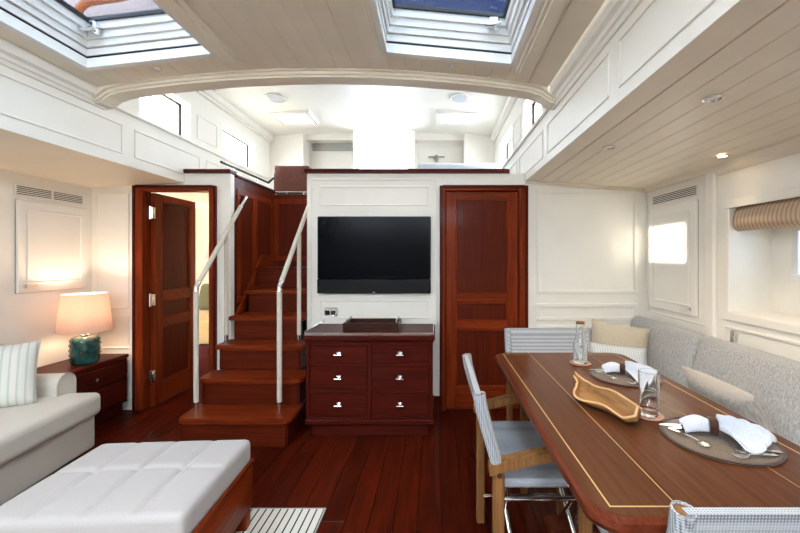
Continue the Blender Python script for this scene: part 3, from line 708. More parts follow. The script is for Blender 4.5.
bk = thing('grab_rail', 'thin black grab rail above the stairwell side', 'rail', (-1.775, 3.5, 2.02))
obj('tube', m, 'rail_black', bk, True)
for y_ in (3.30, 3.75): obj('bracket', MB().tube([(-1.775, y_, 2.02), (-1.775, y_, 2.09)], .007), 'chrome', bk, True)

# ------------------------------------------------------------------ television
tv = thing('television', 'wide black flat screen television on the white wall', 'television', (-.51, BY, .99))
obj('tv_body', MB().cbox(-.985, -.036, BY-.055, BY-.008, 1.118, 1.64, .006), 'tv_frame', tv)
obj('screen', MB().box(-.976, -.045, BY-.0565, BY-.054, 1.126, 1.632), 'screen', tv)
sb = obj('soundbar', MB().cbox(-.985, -.036, BY-.065, BY-.004, .995, 1.116, .006), 'tv_frame', tv)
obj('badge', MB().box(-.52, -.50, BY-.0662, BY-.0648, 1.002, 1.008), 'chrome', sb)
obj('bracket', MB().box(-.7, -.32, BY-.01, BY, 1.05, 1.5), 'black', tv)
t = thing('outlet_plate', 'small chrome outlet plate under the television', 'outlet', (-.885, BY, .80))
obj('plate', MB().cbox(-.942, -.83, BY-.008, BY, .795, .868, .003), 'chrome', t)
for q in (-.915, -.863): obj('socket', MB().cbox(q-.02, q+.02, BY-.010, BY-.006, .808, .845, .002), 'black', t)

# ------------------------------------------------------------------ chest of drawers
CF = 2.686
ch = thing('chest_of_drawers', 'dark mahogany six drawer chest under the television', 'chest', (-.465, 2.94, 0))
X0, X1 = -.925, -.018
obj('plinth', MB().cbox(X0+.03, X1-.03, CF+.05, BY-.012, 0, .11, .004), 'dark_mahogany_x', ch)
obj('body', MB().cbox(X0, X1, CF+.02, BY-.012, .10, .695, .004), 'dark_mahogany_x', ch)
obj('base_moulding', MB().cbox(X0-.01, X1+.01, CF+.005, BY-.012, .095, .135, .008), 'dark_mahogany_x', ch)
obj('top', MB().cbox(X0-.018, X1+.018, CF-.005, BY-.012, .70, .736, .008), 'dark_mahogany_x', ch)
obj('top_moulding', MB().cbox(X0-.008, X1+.008, CF+.008, BY-.012, .682, .70, .006), 'dark_mahogany_x', ch)
Fp = CF+.02
for q in (X0, (X0+X1)/2-.012, X1-.024): obj('stile', MB().cbox(q, q+.024, Fp-.012, Fp+.002, .13, .682, .003), 'dark_mahogany_z', ch)
for z in (.13, .325, .515, .665): obj('rail', MB().cbox(X0+.024, X1-.024, Fp-.011, Fp+.002, z, z+.02, .003), 'dark_mahogany_x', ch)
for (za, zb) in ((.154, .321), (.349, .511), (.539, .661)):
    for (xa, xb) in ((X0+.028, (X0+X1)/2-.016), ((X0+X1)/2+.016, X1-.028)):
        d = obj('drawer', MB().cbox(xa, xb, Fp-.006, Fp+.004, za, zb, .003), 'dark_mahogany_x', ch)
        xm, zm = (xa+xb)/2, (za+zb)/2
        m = MB(); m.tube([(xm, Fp-.004, zm), (xm, Fp-.030, zm)], .008, 10); m.tube([(xm-.026, Fp-.032, zm), (xm+.026, Fp-.032, zm)], .0075, 10); m.lathe([(0, 0), (.014, 0), (.012, .005), (0, .005)], (0, 0, 0), 14).xf(Matrix.Identity(4)) if False else None
        m.cbox(xm-.016, xm+.016, Fp-.010, Fp-.005, zm-.010, zm+.018, .003)
        obj('handle', m, 'chrome', d, True)
m = MB(); zf = .752
pts = [(X0-.005, BY-.02, zf), (X0-.005, CF+.012, zf), (X1+.005, CF+.012, zf), (X1+.005, BY-.02, zf)]
m = MB(); m.cbox(X0-.012, X0-.004, CF+.006, BY-.02, .736, .768, .002); m.cbox(X1+.004, X1+.012, CF+.006, BY-.02, .736, .768, .002); m.cbox(X0-.012, X1+.012, CF+.004, CF+.012, .736, .756, .002)
obj('fiddle', m, 'chrome', ch)
tr = thing('serving_tray', 'brown leather serving tray with chrome ends on the chest', 'tray', (-.49, 2.96, .736))
tx0, tx1, ty0, ty1, tz = -.70, -.275, 2.85, 3.08, .7365
obj('tray_base', MB().cbox(tx0, tx1, ty0, ty1, tz, tz+.012, .003), 'tray_leather', tr)
for a in ((tx0, tx1, ty0, ty0+.012), (tx0, tx1, ty1-.012, ty1), (tx0, tx0+.012, ty0+.012, ty1-.012), (tx1-.012, tx1, ty0+.012, ty1-.012)):
    obj('tray_side', MB().cbox(*a, tz+.012, tz+.062, .003), 'tray_leather', tr)
for q in (tx0+.02, tx1-.02): obj('tray_handle', MB().tube([(q, ty0+.03, tz+.055), (q, ty0+.03, tz+.082), (q, ty1-.03, tz+.082), (q, ty1-.03, tz+.055)], .006), 'chrome', tr, True)

# ------------------------------------------------------------------ left side: nightstand, table lamp, sofa, pillow
ns = thing('nightstand', 'low mahogany side cabinet under the teal lamp', 'cabinet', (-2.74, 2.87, 0))
nx0, nx1, ny0, ny1 = LW+.002, -2.585, 2.54, BY-.04
obj('body', MB().cbox(nx0, nx1, ny0, ny1, .09, .462, .004), 'dark_mahogany_y', ns); obj('plinth', MB().cbox(nx0, nx1-.04, ny0+.02, ny1, 0, .09, .003), 'dark_mahogany_y', ns)
obj('top', MB().cbox(nx0, nx1+.018, ny0-.012, ny1, .462, .49, .007), 'dark_mahogany_y', ns)
d = obj('drawer', MB().cbox(nx1-.002, nx1+.010, ny0+.03, ny1-.03, .30, .435, .003), 'dark_mahogany_y', ns); obj('knob', MB().tube([(nx1+.008, 2.84, .37), (nx1+.03, 2.84, .37), (nx1+.034, 2.84, .37)], [.006, .006, .012]), 'chrome', d, True)
d = obj('cupboard_door', MB().cbox(nx1-.002, nx1+.010, ny0+.03, ny1-.03, .115, .285, .003), 'dark_mahogany_y', ns)
LX, LY = -2.68, 2.88
tl = thing('table_lamp', 'teal glazed ceramic table lamp with linen shade', 'lamp', (LX, LY, .49))
m = MB(); m.lathe([(0, 0), (.078, 0), (.085, .012), (.090, .06), (.090, .11), (.088, .165), (.080, .195), (.060, .205), (.028, .208), (0, .208)], (LX, LY, .4905), 40)
bs_ = obj('lamp_base', m, 'teal_glaze', tl, True, 60)
for row in range(5):
    for k in range(14):
        a = 2*PI*(k+.5*(row % 2))/14; z = .525+row*.036; rr = .0885 if row in (1, 2, 3) else .085
        m = MB(); m.lathe([(0, .006), (.005, .004), (.008, 0), (.008, -.004)], (0, 0, 0), 8)
        m.xf(Matrix.Translation((LX+rr*math.cos(a), LY+rr*math.sin(a), z)) @ Matrix.Rotation(a, 4, 'Z') @ Matrix.Rotation(R(90), 4, 'Y'))
        obj('bump', m, 'teal_glaze', bs_, True, 80)
obj('neck', MB().lathe([(.026, .698), (.028, .705), (.018, .715), (.018, .74), (.010, .75), (.010, .80), (0, .80)], (LX, LY, 0), 20), 'chrome', tl, True)
obj('bulb', MB().lathe([(0, .80), (.02, .81), (.032, .85), (.028, .88), (0, .895)], (LX, LY, 0), 16), 'lamp_glow', tl, True)
obj('lamp_shade', MB().lathe([(.165, .735), (.135, 1.02), (.132, 1.02), (.162, .735), (.165, .735)], (LX, LY, 0), 48), 'shade', tl, True, 60)
obj('shade_ring', MB().tube([(LX-.134, LY, .99), (LX+.134, LY, .99)], .002, 6), 'chrome', tl)
lamp('POINT', (LX, LY, .91), 3.3, col=(1, .80, .61), size=.03)

SRZ = R(7); so_ = thing('sofa', 'cream linen sofa with rounded arm beside the lamp cabinet', 'sofa', (-2.207, 2.50, 0), SRZ)
Ms = BASE[so_.name]
def sp(name, m, mat='sofa_linen', parent=so_): return obj(name, m.xf(Ms), mat, parent, True, 50)
sp('base', MB().rbox(-.36, -.95, .165, .325, .94, .115, .02))
sp('back', MB().rbox(-.61, -.95, .46, .075, .94, .30, .05))
def puff(amp, a, b): return lambda q: (q.x, q.y, q.z + (amp*(1-(q.x/a)**2)*(1-(q.y/b)**4) if q.z > 0 else 0))
sp('seat_cushion', MB().rbox(-.245, -.50, .345, .26, .48, .072, .035, puff(.02, .26, .48), 8))
sp('seat_cushion', MB().rbox(-.245, -1.46, .345, .26, .47, .072, .035, puff(.02, .26, .47), 8))
for yy in (-.072, -1.82):
    m = MB(); pr = [(yy-.068, .10), (yy-.07, .46)]+[(yy+.07*math.cos(q), .485+.07*math.sin(q)) for q in [PI-PI*k/12 for k in range(13)]]+[(yy+.07, .46), (yy+.068, .10)]
    m.prism(pr, 'x', -.66, -.165); ar = sp('arm', m)
    w = MB(); w.tube([(-.162, p, z) for p, z in pr], .004, 6); sp('piping', w, 'pillow_beige', ar)
w = MB(); w.tube([(.0, -.03, .405), (.0, -.965, .405)], .004, 6); 
for (px_, py_) in ((-.05, -.1), (-.05, -1.8), (-.6, -.1), (-.6, -1.8)): sp('foot', MB().cbox(px_-.03, px_+.03, py_-.03, py_+.03, 0, .055, .004), 'dark_mahogany_z')
def pillow(m, a, b, t, n=12, pinch=.12):   # a x b, in the xy plane, thickness t
    vs = []; fs = []
    for s_ in (1, -1):
        o = len(vs)
        for i in range(n+1):
            for j in range(n+1):
                u, v = -1+2*i/n, -1+2*j/n
                h = t*(max(0, (1-u**4)*(1-v**4)))**.55
                pu, pv = u*(1-pinch*(1-abs(v)**2)*.5*abs(u)), v*(1-pinch*(1-abs(u)**2)*.5*abs(v))
                vs.append((pu*a, pv*b, s_*max(h, .004)))
        for i in range(n):
            for j in range(n):
                f = (o+i*(n+1)+j, o+(i+1)*(n+1)+j, o+(i+1)*(n+1)+j+1, o+i*(n+1)+j+1); fs.append(f if s_ > 0 else f[::-1])
    k = (n+1)**2
    ring = [i*(n+1) for i in range(n+1)]+[n*(n+1)+j for j in range(1, n+1)]+[i*(n+1)+n for i in range(n-1, -1, -1)]+[j for j in range(n-1, 0, -1)]
    for a_, b_ in zip(ring, ring[1:]+ring[:1]): fs.append((a_, b_, b_+k, a_+k))
    return m.add(vs, fs)
def cushion_thing(name, label, mat, a, b, t, loc, rot, low):
    m = pillow(MB(), a, b, t); o = obj(name, m, mat, None, True, 80)
    o.location = loc; o.rotation_euler = rot; return tag(o, label, 'pillow')
o = cushion_thing('throw_pillow', 'pale striped square pillow on the linen sofa', 'pillow_stripe', .185, .185, .055, (-2.47, 2.20, .625), (0, 0, 0), 0)
o.rotation_euler = (Matrix.Rotation(SRZ, 4, 'Z') @ Matrix.Rotation(R(-18), 4, 'X') @ Matrix.Rotation(R(90), 4, 'X') @ Matrix.Rotation(R(0), 4, 'Z')).to_euler()
o.rotation_euler = (Matrix.Rotation(R(38), 4, 'Z') @ Matrix.Rotation(R(74), 4, 'X')).to_euler()
o.location = (-2.54, 2.16, .608)

# ------------------------------------------------------------------ ottoman and rug
ot = thing('ottoman', 'large pale tufted ottoman on a mahogany base', 'ottoman', (-1.215, 1.53, 0), R(3.5))
Mo = BASE[ot.name]; ow, ol = .345, .275
def op(name, m, mat, parent=ot): return obj(name, m.xf(Mo), mat, parent, True, 50)
def tuft(q):
    z = q.z
    if z > 0:
        e = (1-(q.x/ow)**6)*(1-(q.y/ol)**6); z += .012*(1-(q.x/ow)**2)*(1-(q.y/ol)**2)
        for gx in (-.1725, 0, .1725): z -= .014*e*math.exp(-((q.x-gx)/.012)**2)
        for gy in (0.02,): z -= .014*e*math.exp(-((q.y-gy)/.012)**2)
    return (q.x, q.y, z)
m = MB().rbox(0, 0, .368, ow, ol, .056, .026, tuft, 64, 3)
op('cushion', m, 'ottoman_linen')
op('side_panel', MB().cbox(-ow-.004, ow+.004, -ol-.004, ol+.004, .10, .315, .006), 'mahogany_y'); op('top_rim', MB().cbox(-ow-.010, ow+.010, -ol-.010, ol+.010, .30, .322, .006), 'mahogany_y')
for sx in (-1, 1):
    for sy in (-1, 1): op('leg', MB().cbox(sx*(ow-.03)-.025, sx*(ow-.03)+.025, sy*(ol-.03)-.025, sy*(ol-.03)+.025, .008, .105, .004), 'mahogany_z')
rg = MB(); rg.cbox(-1.62, -.565, .55, 1.932, .0005, .008, .003)
rug = thing('striped_rug', 'cream rug with thin dark stripes under the ottoman', 'rug', (-1.09, 1.24, 0))
obj('rug_pile', rg, 'rug_stripe', rug)
obj('rug_binding', MB().cbox(-1.625, -.56, 1.926, 1.938, .0005, .009, .003), 'ottoman_linen', rug); obj('rug_binding', MB().cbox(-.568, -.56, .55, 1.926, .0005, .009, .003), 'ottoman_linen', rug)

# ------------------------------------------------------------------ dining table
TX0, TX1, TY0, TY1, TZ = .335, 1.072, .782, 2.177, .75
tb = thing('dining_table', 'large brown wooden dining table with pale inlay lines', 'table', (.70, 1.48, 0))
def rrect(x0, x1, y0, y1, r, n=8):
    p = []
    for cx, cy, a0 in ((x1-r, y0+r, -PI/2), (x1-r, y1-r, 0), (x0+r, y1-r, PI/2), (x0+r, y0+r, PI)):
        for k in range(n+1): q = a0+PI/2*k/n; p.append((cx+r*math.cos(q), cy+r*math.sin(q)))
    return p
def loft(m, rings):   # rings of equal length polygons with z
    n = len(rings[0][0]); vs = []; fs = []
    for poly, z in rings: vs += [(x, y, z) for x, y in poly]
    for i in range(len(rings)-1):
        for k in range(n): fs.append((i*n+k, i*n+(k+1)%n, (i+1)*n+(k+1)%n, (i+1)*n+k))
    fs.append(tuple(range(n))[::-1]); fs.append(tuple((len(rings)-1)*n+k for k in range(n)))
    return m.add(vs, fs)
def rr_(e): return rrect(TX0+e, TX1-e, TY0+e, TY1-e, .075)
m = loft(MB(), [(rr_(.014), TZ-.042), (rr_(.004), TZ-.034), (rr_(.0), TZ-.022), (rr_(.002), TZ-.008), (rr_(.010), TZ-.0008)])
obj('table_edge', m, 'table_edge', tb, True, 30)
XA, XB = .5385, .868
def leafpoly(x0, x1):
    # clip the rounded outline to a strip
    out = []
    for x, y in rr_(.014): out.append((min(max(x, x0), x1), y))
    res = []
    for p in out:
        if not res or (abs(p[0]-res[-1][0])+abs(p[1]-res[-1][1])) > 1e-5: res.append(p)
    return res
for (a, b_) in ((TX0, XA-.0015), (XA+.0015, XB-.0015), (XB+.0015, TX1)):
    poly = leafpoly(a, b_); obj('table_leaf', MB().prism(poly, 'z', TZ-.004, TZ), 'table_wood', tb)
for a in ((.384, .388, TY0+.045, TY1-.045), (.388, XA-.002, TY0+.045, TY0+.049), (.388, XA-.002, TY1-.049, TY1-.045),
          (1.018, 1.022, TY0+.045, TY1-.045), (XB+.002, 1.018, TY0+.045, TY0+.049), (XB+.002, 1.018, TY1-.049, TY1-.045), (XA-.004, XA-.0015, TY0+.02, TY1-.02), (XB+.0015, XB+.003, TY0+.02, TY1-.02)):
    obj('inlay', MB().box(*a, TZ-.002, TZ+.0004), 'inlay', tb)
obj('apron', MB().cbox(.50, .91, 1.0, 1.98, .64, .708, .01), 'table_edge', tb)
for y_ in (1.22, 1.76):
    m = MB(); m.lathe([(.055, 0), (.055, .02), (.042, .05), (.042, .56), (.06, .60), (.06, .64)], (.70, y_, .06), 24); obj('pedestal', m, 'chrome', tb, True)
    obj('foot', MB().cbox(.52, .88, y_-.06, y_+.06, 0, .06, .012), 'table_edge', tb)

# ------------------------------------------------------------------ chairs
def build_chair(label):
    t = thing('dining_chair', label, 'chair', (0, 0, 0), 0, 'rope-weave dining chairs at the table'); hw = .262
    curve = [(-.270, .820), (-.262, .77), (-.243, .70), (-.222, .63), (-.203, .565)]
    bk = MB(); th = .010
    sl = [(y-.004, z) for y, z in curve]; n = len(sl)
    # sling: thin curved slab between the posts
    poly = [(y-th, z) for y, z in sl]+[(y+th, z) for y, z in sl[::-1]]
    bk.prism(poly, 'x', -hw, hw)
    b_ = obj('backrest', bk, 'weave_back', t, True, 60)
    for s_ in (-1, 1):
        m = MB(); m.tube([(s_*hw, y, z) for y, z in curve], .0225, 14, False); 
        m.tube([(s_*hw, y, z) for y, z in curve], .0185, 14, False)
        k = len(m.v)//2; m.f += [(q, (q+1) % 14, k+(q+1) % 14, k+q) for q in range(14)]
        obj('sleeve', m, 'weave_back', b_, True, 50)
        obj('back_post', MB().tube([(s_*hw, y, z) for y, z in [(-.2695, .816)]+curve[1:]+[(-.2, .54)]], .0178, 12), 'teak', t, True)
        obj('rear_leg', MB().cbox(s_*hw-.017, s_*hw+.017, -.222, -.182, 0, .60, .005), 'teak', t)
        obj('front_leg', MB().cbox(s_*hw-.017, s_*hw+.017, .175, .213, 0, .60, .005), 'teak', t)
        m = MB(); pts = [(-.235, .575), (-.17, .592), (-.08, .614), (.03, .630), (.14, .636), (.235, .634)]
        poly = [(y, z) for y, z in pts]+[(y, z-.034) for y, z in pts[::-1]]
        m.prism(poly, 'x', s_*hw-.024, s_*hw+.024); obj('arm', m, 'teak', t, True, 35)
        obj('bolt', MB().tube([(s_*(hw+.014), -.202, .545), (s_*(hw+.026), -.202, .545)], .009, 10), 'chrome', t, True)
        obj('side_bar', MB().tube([(s_*(hw-.022), -.19, .435), (s_*(hw-.022), .19, .435)], .010, 10), 'chrome', t, True)
        obj('low_bar', MB().tube([(s_*(hw-.022), -.19, .14), (s_*(hw-.022), .19, .14)], .010, 10), 'chrome', t, True)
        obj('strut', MB().tube([(s_*(hw-.045), -.16, .46), (-s_*(hw-.045), -.10, .02)], .009, 10), 'chrome', t, True)
        obj('strut', MB().tube([(s_*(hw-.045), .10, .46), (-s_*(hw-.045), .16, .02)], .009, 10), 'chrome', t, True)
    def sag(q): return (q.x, q.y, q.z-.012*(1-(q.x/hw)**2))
    se = obj('seat', MB().rbox(0, .012, .492, hw-.018, .215, .018, .014, sag, 8), 'weave_blue', t, True, 60)
    obj('seat_rail', MB().tube([(-hw, .195, .475), (hw, .195, .475)], .011, 10), 'teak', t, True); obj('seat_rail', MB().tube([(-hw, -.185, .475), (hw, -.185, .475)], .011, 10), 'teak', t, True)
    return t
chair = build_chair('rope weave dining chair with teak arms on the aisle side of the table')
chair.location = (.425, 1.585, 0); chair.rotation_euler = (0, 0, R(-90))
dup(chair, (.75, 2.26, 0), R(180), 'rope weave dining chair at the far end of the table facing the camera')
dup(chair, (.735, .985, 0), 0, 'rope weave dining chair nearest the camera with its back cropped')

# ------------------------------------------------------------------ settee and pillows
se = thing('settee', 'L-shaped grey linen settee along the right wall', 'sofa', (1.45, 1.8, 0))
obj('base', MB().cbox(1.20, RW-.032, .5, BY-.02, 0, .33, .006), 'white', se); obj('base', MB().cbox(1.0, 1.20, 2.68, BY-.02, 0, .33, .006), 'white', se)
for (ya, yb) in ((.5, 1.60), (1.605, 2.37), (2.375, BY-.02)):
    obj('seat_cushion', MB().rbox(1.39, (ya+yb)/2, .395, .21, (yb-ya)/2, .065, .03, None, 6), 'settee_linen', se, True, 50)
    hl = (yb-ya)/2
    def sl(q, hl=hl):
        pf = .018*(1-(q.z/.21)**2)*(1-(q.y/hl)**4) if q.x < 0 else 0
        return (q.x-pf, q.y, q.z)
    m = MB().rbox(0, 0, 0, .055, hl-.002, .21, .045, sl, 10); m.xf(Matrix.Translation((1.66, (ya+yb)/2, .605)) @ Matrix.Rotation(R(16), 4, 'Y'))
    obj('backrest', m, 'settee_linen', se, True, 50)
obj('seat_cushion', MB().rbox(1.09, 2.94, .395, .09, .25, .065, .03), 'settee_linen', se, True, 50)
m = MB().rbox(0, 0, 0, .30, .05, .13, .04); m.xf(Matrix.Translation((1.28, 3.13, .58)) @ Matrix.Rotation(R(-8), 4, 'X')); obj('end_backrest', m, 'settee_linen', se, True, 50)
def pil(label, mat, a, b, t, loc, mx):
    o = obj('throw_pillow', pillow(MB(), a, b, t), mat, None, True, 80); o.location = loc; o.rotation_euler = mx.to_euler(); return tag(o, label, 'pillow')
RX = lambda a: Matrix.Rotation(R(a), 4, 'X')
RYm = lambda a: Matrix.Rotation(R(a), 4, 'Y')
RZ = lambda a: Matrix.Rotation(R(a), 4, 'Z')
pil('plain beige square pillow in the far corner of the settee', 'pillow_beige', .205, .17, .06, (1.37, 2.80, .635), RZ(-10) @ RX(70) @ RZ(-9))
pil('blue-grey striped pillow in front of the beige one', 'pillow_blue', .215, .15, .06, (1.235, 2.56, .565), RZ(-4) @ RX(52) @ RZ(-7))
pil('grey lumbar pillow leaning on the settee behind the near place setting', 'pillow_grey', .24, .125, .055, (1.452, 1.88, .575), RZ(90) @ RX(62))

# ------------------------------------------------------------------ table setting
def placemat(label, x, y):
    t = thing('placemat', label, 'placemat', (x, y, TZ)); t2 = TZ+.0006
    obj('mat', MB().lathe([(0, 0), (.147, 0), (.151, .002), (.147, .004), (0, .004)], (x, y, t2), 56), 'mat', t, True, 30)
    obj('rim', MB().lathe([(.143, .004), (.151, .004), (.151, .006), (.143, .006), (.143, .004)], (x, y, t2), 56), 'tray_leather', t, True, 30)
    return t2+.006
def utensil(kind, label, x, y, z, rz):
    t = thing(kind, label, 'cutlery', (x, y, z), rz); Mx = BASE[t.name] @ Matrix.Diagonal((.68, .85, 1, 1))
    def flat(prof, z0, th):   # prof: list of (x, halfwidth, lift)
        m = MB(); vs = []; fs = []; n = len(prof)
        for (px, w, l) in prof: vs += [(px, -w, l), (px, w, l), (px, w, l+th), (px, -w, l+th)]
        for i in range(n-1):
            for k in range(4): fs.append((i*4+k, i*4+(k+1) % 4, (i+1)*4+(k+1) % 4, (i+1)*4+k))
        fs += [(3, 2, 1, 0), tuple((n-1)*4+k for k in range(4))]
        return m.add(vs, fs).xf(Mx)
    if kind == 'knife':
        obj('handle', flat([(-.10, .004, 0), (-.09, .007, 0), (-.02, .006, .001), (0, .005, .001)], 0, .005), 'chrome', t, True, 40)
        obj('blade', flat([(0, .006, .001), (.01, .009, .001), (.07, .009, .001), (.095, .005, .001), (.102, .001, .001)], 0, .002), 'chrome', t)
    elif kind == 'fork':
        obj('handle', flat([(-.10, .008, .001), (-.08, .0075, .002), (-.02, .003, .006), (.02, .003, .007), (.035, .010, .004), (.05, .012, .002)], 0, .0025), 'chrome', t, True, 50)
        for q in (-.009, -.003, .003, .009):
            m = MB(); m.tube([(.048, q, .003), (.07, q, .004), (.092, q, .010)], [.0022, .002, .0012], 6).xf(Mx); obj('tine', m, 'chrome', t, True)
    else:
        obj('handle', flat([(-.10, .008, .001), (-.08, .0075, .002), (-.02, .003, .006), (.03, .003, .006), (.04, .004, .005)], 0, .0025), 'chrome', t, True, 50)
        m = MB(); vs = []; fs = []; n = 14
        for ring, (f, dz) in enumerate(((1, .006), (.7, .002), (.3, 0))):
            for k in range(n): a = 2*PI*k/n; vs.append((.062+.025*f*math.cos(a), .017*f*math.sin(a), dz))
        for q in range(2):
            for k in range(n): fs.append((q*n+k, q*n+(k+1) % n, (q+1)*n+(k+1) % n, (q+1)*n+k))
        fs.append(tuple(2*n+k for k in range(n))); m.add(vs, fs).xf(Mx); o = obj('bowl', m, 'chrome', t, True, 80, False)
        sd = o.modifiers.new('thick', 'SOLIDIFY'); sd.thickness = .0018
    return t
def napkin(label, x, y, z, rz, seed):
    rnd = random.Random(seed); t = thing('napkin', label, 'napkin', (x, y, z), rz); Mx = BASE[t.name]
    def fan(nu=16, nv=60):
        vs = []; fs = []
        for i in range(nu+1):
            u = i/nu
            for j in range(nv+1):
                v = -1+2*j/nv; a = v*1.22; edge = 1-.10*v*v+.08*math.sin(v*7+seed)+.04*math.sin(v*17)
                r = .130*u*edge; w = (1-u)**2
                px = .010+r*math.cos(a); py = r*math.sin(a)*.95+v*.019*w
                rid = 1-abs(math.sin(v*PI*2.4+.6*seed+.9*u))
                hz = .040*w*(1-.6*v*v)+(.010+.034*rid)*math.sin(PI*min(1, u*.66+.14))**.8*(1-.45*abs(v)**3)+.003
                vs.append((px, py, hz+.002))
        for i in range(nu):
            for j in range(nv): a = i*(nv+1)+j; fs.append((a, a+nv+1, a+nv+2, a+1))
        return MB().add(vs, fs).xf(Mx)
    def tail(nu=12, nv=28):
        vs = []; fs = []
        for i in range(nu+1):
            u = i/nu; hw = .019+.016*math.sin(PI/2*min(1, u*1.4)); ln = .078
            for j in range(nv+1):
                v = -1+2*j/nv; px = -.010-ln*u*(1-.18*v*v); py = v*hw+.006*math.sin(3*u)
                hz = (.042+.006*math.sin(4*u))*math.sqrt(max(0, 1-.92*v*v))*(1-.35*u**3)+.005*math.cos(v*9)*u
                vs.append((px, py, hz+.003))
        for i in range(nu):
            for j in range(nv): a = i*(nv+1)+j; fs.append((a, a+1, a+nv+2, a+nv+1))
        return MB().add(vs, fs).xf(Mx)
    for nm, m in (('fan_fold', fan()), ('tail_fold', tail())):
        o = obj(nm, m, 'napkin', t, True, 22, False); s_ = o.modifiers.new('thick', 'SOLIDIFY'); s_.thickness = .0025
    m = MB(); n = 20; prof = []
    m.lathe([(.021, -.011), (.026, -.011), (.026, .011), (.021, .011), (.021, -.011)], (0, 0, 0), 24)
    m.xf(Matrix.Translation((0, 0, .0275)) @ Matrix.Rotation(R(90), 4, 'Y')).xf(Mx); obj('napkin_ring', m, 'tray_leather', t, True, 40)
for (px_, py_, wh, mt) in ((.853, 1.132, 'near', 1), (.872, 1.723, 'far', 2)):
    z = placemat('round brown leather placemat at the %s place setting' % wh, px_, py_)
    napkin('white napkin gathered in a brown ring on the %s placemat' % wh, px_-.005, py_+.016, z, R(-26), mt)
    utensil('knife', 'longer silver knife pointing left on the %s placemat' % wh, px_-.062, py_+.078, z, R(176))
    utensil('knife', 'second silver knife beneath the napkin on the %s placemat' % wh, px_-.045, py_+.058, z, R(178))
    utensil('spoon', 'silver spoon on the aisle side of the %s placemat' % wh, px_-.092, py_-.008, z, R(-72))
    utensil('fork', 'silver fork nearest the camera on the %s placemat' % wh, px_+.012, py_-.112, z, R(186))
    utensil('fork', 'silver fork tucked against the napkin on the %s placemat' % wh, px_+.040, py_-.088, z, R(178))
def coaster(label, x, y, r):
    o = obj('coaster', MB().lathe([(0, 0), (r-.002, 0), (r, .002), (r, .004), (r-.002, .006), (0, .006)], (0, 0, 0), 36), 'coaster', None, True, 30); o.location = (x, y, TZ+.0005); return tag(o, label, 'coaster')
coaster('round tan coaster under the tall carafe', .75, 1.94, .052); coaster('round tan coaster under the tumbler', .74, 1.30, .046)
t = thing('carafe', 'slender clear glass carafe at the far end of the table', 'carafe', (.75, 1.94, TZ+.007))
obj('glass_body', MB().lathe([(0, 0), (.034, 0), (.036, .004), (.036, .09), (.030, .115), (.022, .14), (.021, .205), (.019, .205), (.020, .14), (.028, .114), (.033, .09), (.033, .014), (0, .012)], (.75, 1.94, TZ+.007), 32), 'clear_glass', t, True, 50)
obj('stopper', MB().lathe([(0, .198), (.018, .198), (.022, .206), (.022, .209), (0, .209)], (.75, 1.94, TZ+.007), 24), 'teak', t, True)
t = thing('tumbler', 'clear glass tumbler on a tan coaster beside the wooden bowl', 'glass', (.74, 1.30, TZ+.007))
obj('glass_body', MB().lathe([(0, 0), (.028, 0), (.030, .004), (.034, .148), (.0325, .149), (.0285, .022), (.02, .016), (0, .015)], (.74, 1.30, TZ+.007), 36), 'clear_glass', t, True, 50)
# leaf shaped bowl
bw = MB(); vs_ = []; fs_ = []; nu, nv = 48, 20; Lb = .35
for i in range(nu+1):
    u = i/nu; w = .064*math.sin(PI*min(1, u*1.02))**.75*(1+.16*math.sin(9*u+1)); w = max(w, .004)
    cx = .016*math.sin(2*PI*u*1.1)+(-.03*max(0, (u-.86)/.14)**1.3)
    if u > .90: w *= .75
    for j in range(nv+1):
        v = -1+2*j/nv; q = max(0, (abs(v)-.62)/.38)
        z = .006+(.034 if v > 0 else .017)*q**1.3+.006*math.sin(11*u+2*v)*q+(.03*max(0, (u-.84)/.16)**1.5)+(.022*max(0, (.10-u)/.10))
        vs_.append((cx+v*w, -Lb/2+Lb*u, z))
for i in range(nu):
    for j in range(nv): a = i*(nv+1)+j; fs_.append((a, a+1, a+nv+2, a+nv+1))
bw.add(vs_, fs_)
rim_pts = [Vector(vs_[i*(nv+1)]) for i in range(nu+1)]+[Vector(vs_[i*(nv+1)+nv]) for i in range(nu, -1, -1)]
bowl = o = obj('wooden_bowl', bw, 'bowl_wood', None, True, 80, False); s_ = o.modifiers.new('thick', 'SOLIDIFY'); s_.thickness = .005; s_.offset = 0
o.location = (.614, 1.365, TZ+.0055); o.rotation_euler = (0, 0, R(8)); tag(o, 'carved leaf shaped wooden bowl in the middle of the table', 'bowl')
obj('rim', MB().tube([p+Vector((0, 0, .002)) for p in rim_pts+rim_pts[:1]], .0042, 8), 'bowl_rim', bowl, True, 60)

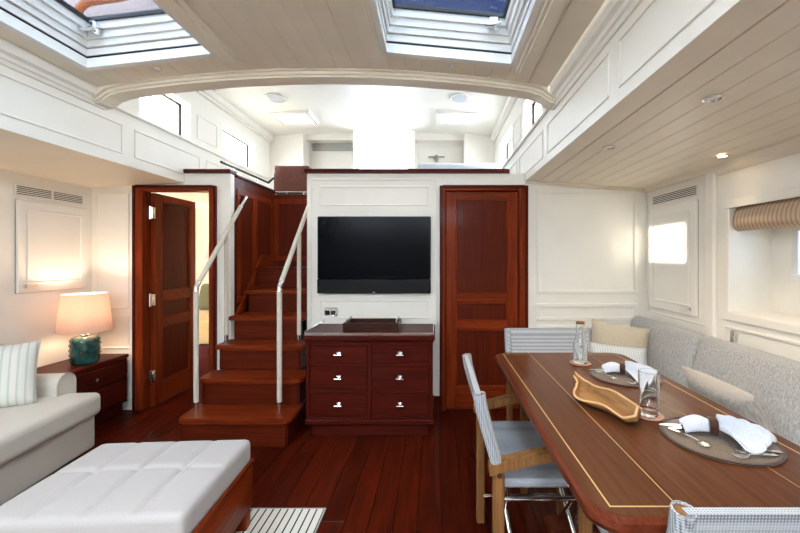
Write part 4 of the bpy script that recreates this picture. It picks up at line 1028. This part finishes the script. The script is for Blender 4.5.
# ------------------------------------------------------------------ outside: wheelhouse front seen through the skylights
ex = thing('wheelhouse_front', 'pale wheelhouse front with varnished windows seen through the skylights', 'wheelhouse', (CX, 2.4, 2.5))
obj('wall', MB().box(-3.6, 2.2, 2.37, 2.42, 2.505, 4.4), 'pink_tan', ex)
for (xa, xb) in ((-1.59, -1.0), (-.56, 1.0)):
    fr = None
    for q in ((xa-.07, xb+.07, 2.68, 2.74), (xa-.07, xb+.07, 3.42, 3.48), (xa-.07, xa, 2.74, 3.42), (xb, xb+.07, 2.74, 3.42)): fr = obj('window_frame', MB().cbox(q[0], q[1], 2.33, 2.37, q[2], q[3], .004), 'varnished', ex)
    obj('window_pane', MB().box(xa, xb, 2.355, 2.37, 2.74, 3.42), 'dark_pane', ex)
m = MB(); m.tube([(-2.14, 2.25, 2.56), (-2.14, 2.25, 2.72)]+[(-2.04-.10*math.cos(q), 2.25, 2.74+.09*math.sin(q)) for q in [PI/2*k/8 for k in range(9)]]+[(-1.9, 2.25, 2.85), (-1.6, 2.25, 2.92)], .022)
tag(rebase(obj('copper_tube', m, 'varnished', None, True), (-2.14, 2.25, 2.56)), 'curved copper-coloured tube outside above the left skylight', 'tube')
# forward wall, behind the camera
m = MB(); m.box(LW-.1, RW+.1, YB-.1, YB, 0, 1.98); m.box(LW-.1, RW+.1, YB-.1, YB, 2.38, 2.55); m.box(LW-.1, -1.98, YB-.1, YB, 1.98, 2.38); m.box(.62, RW+.1, YB-.1, YB, 1.98, 2.38); m.box(-.74, -.62, YB-.1, YB, 1.98, 2.38)
tag(obj('wall_front', m, 'white'), 'white forward bulkhead behind the camera', kind='structure')
for k, (xa, xb) in enumerate(((-1.98, -.74), (-.62, .62))):  # openings added to light the television wall from behind the camera
    t = thing('window_%d' % (12+k), 'added window for extra light behind the camera on the '+('left', 'right')[k], None, ((xa+xb)/2, YB-.05, 1.98), kind='structure')
    obj('frame', frame_y(MB(), xa, xb, 1.98, 2.38, YB-.04, .02, .02), 'white_gloss', t); obj('pane', MB().box(xa+.01, xb-.01, YB-.07, YB-.064, 1.99, 2.37), 'pane', t)
    portal((xa+xb)/2, YB-.12, 2.18, xb-xa, .40, (R(90), 0, 0))
sh = MB(); vs_ = []; fs_ = []; nu, nv = 60, 14; rnd = random.Random(3)
for i in range(nu+1):
    for j in range(nv+1):
        u, v = i/nu, j/nv; x_ = -75+60*u; y_ = 34+34*v
        h = 10.5*math.sin(PI*v)**.6*(.75+.25*math.sin(5*u+1))+1.2*rnd.random() if 0 < j < nv else -1
        vs_.append((x_, y_, h))
for i in range(nu):
    for j in range(nv): a = i*(nv+1)+j; fs_.append((a, a+nv+1, a+nv+2, a+1))
sh.add(vs_, fs_)
fabric('foliage', (46, 74, 44), (92, 122, 78), (.6, .6, .6), .9, .5)
tag(rebase(obj('wooded_shore', sh, 'foliage', None, True, 60, False), (-45, 51, 0)), 'distant wooded shore glimpsed through the left deckhouse windows', 'shore')
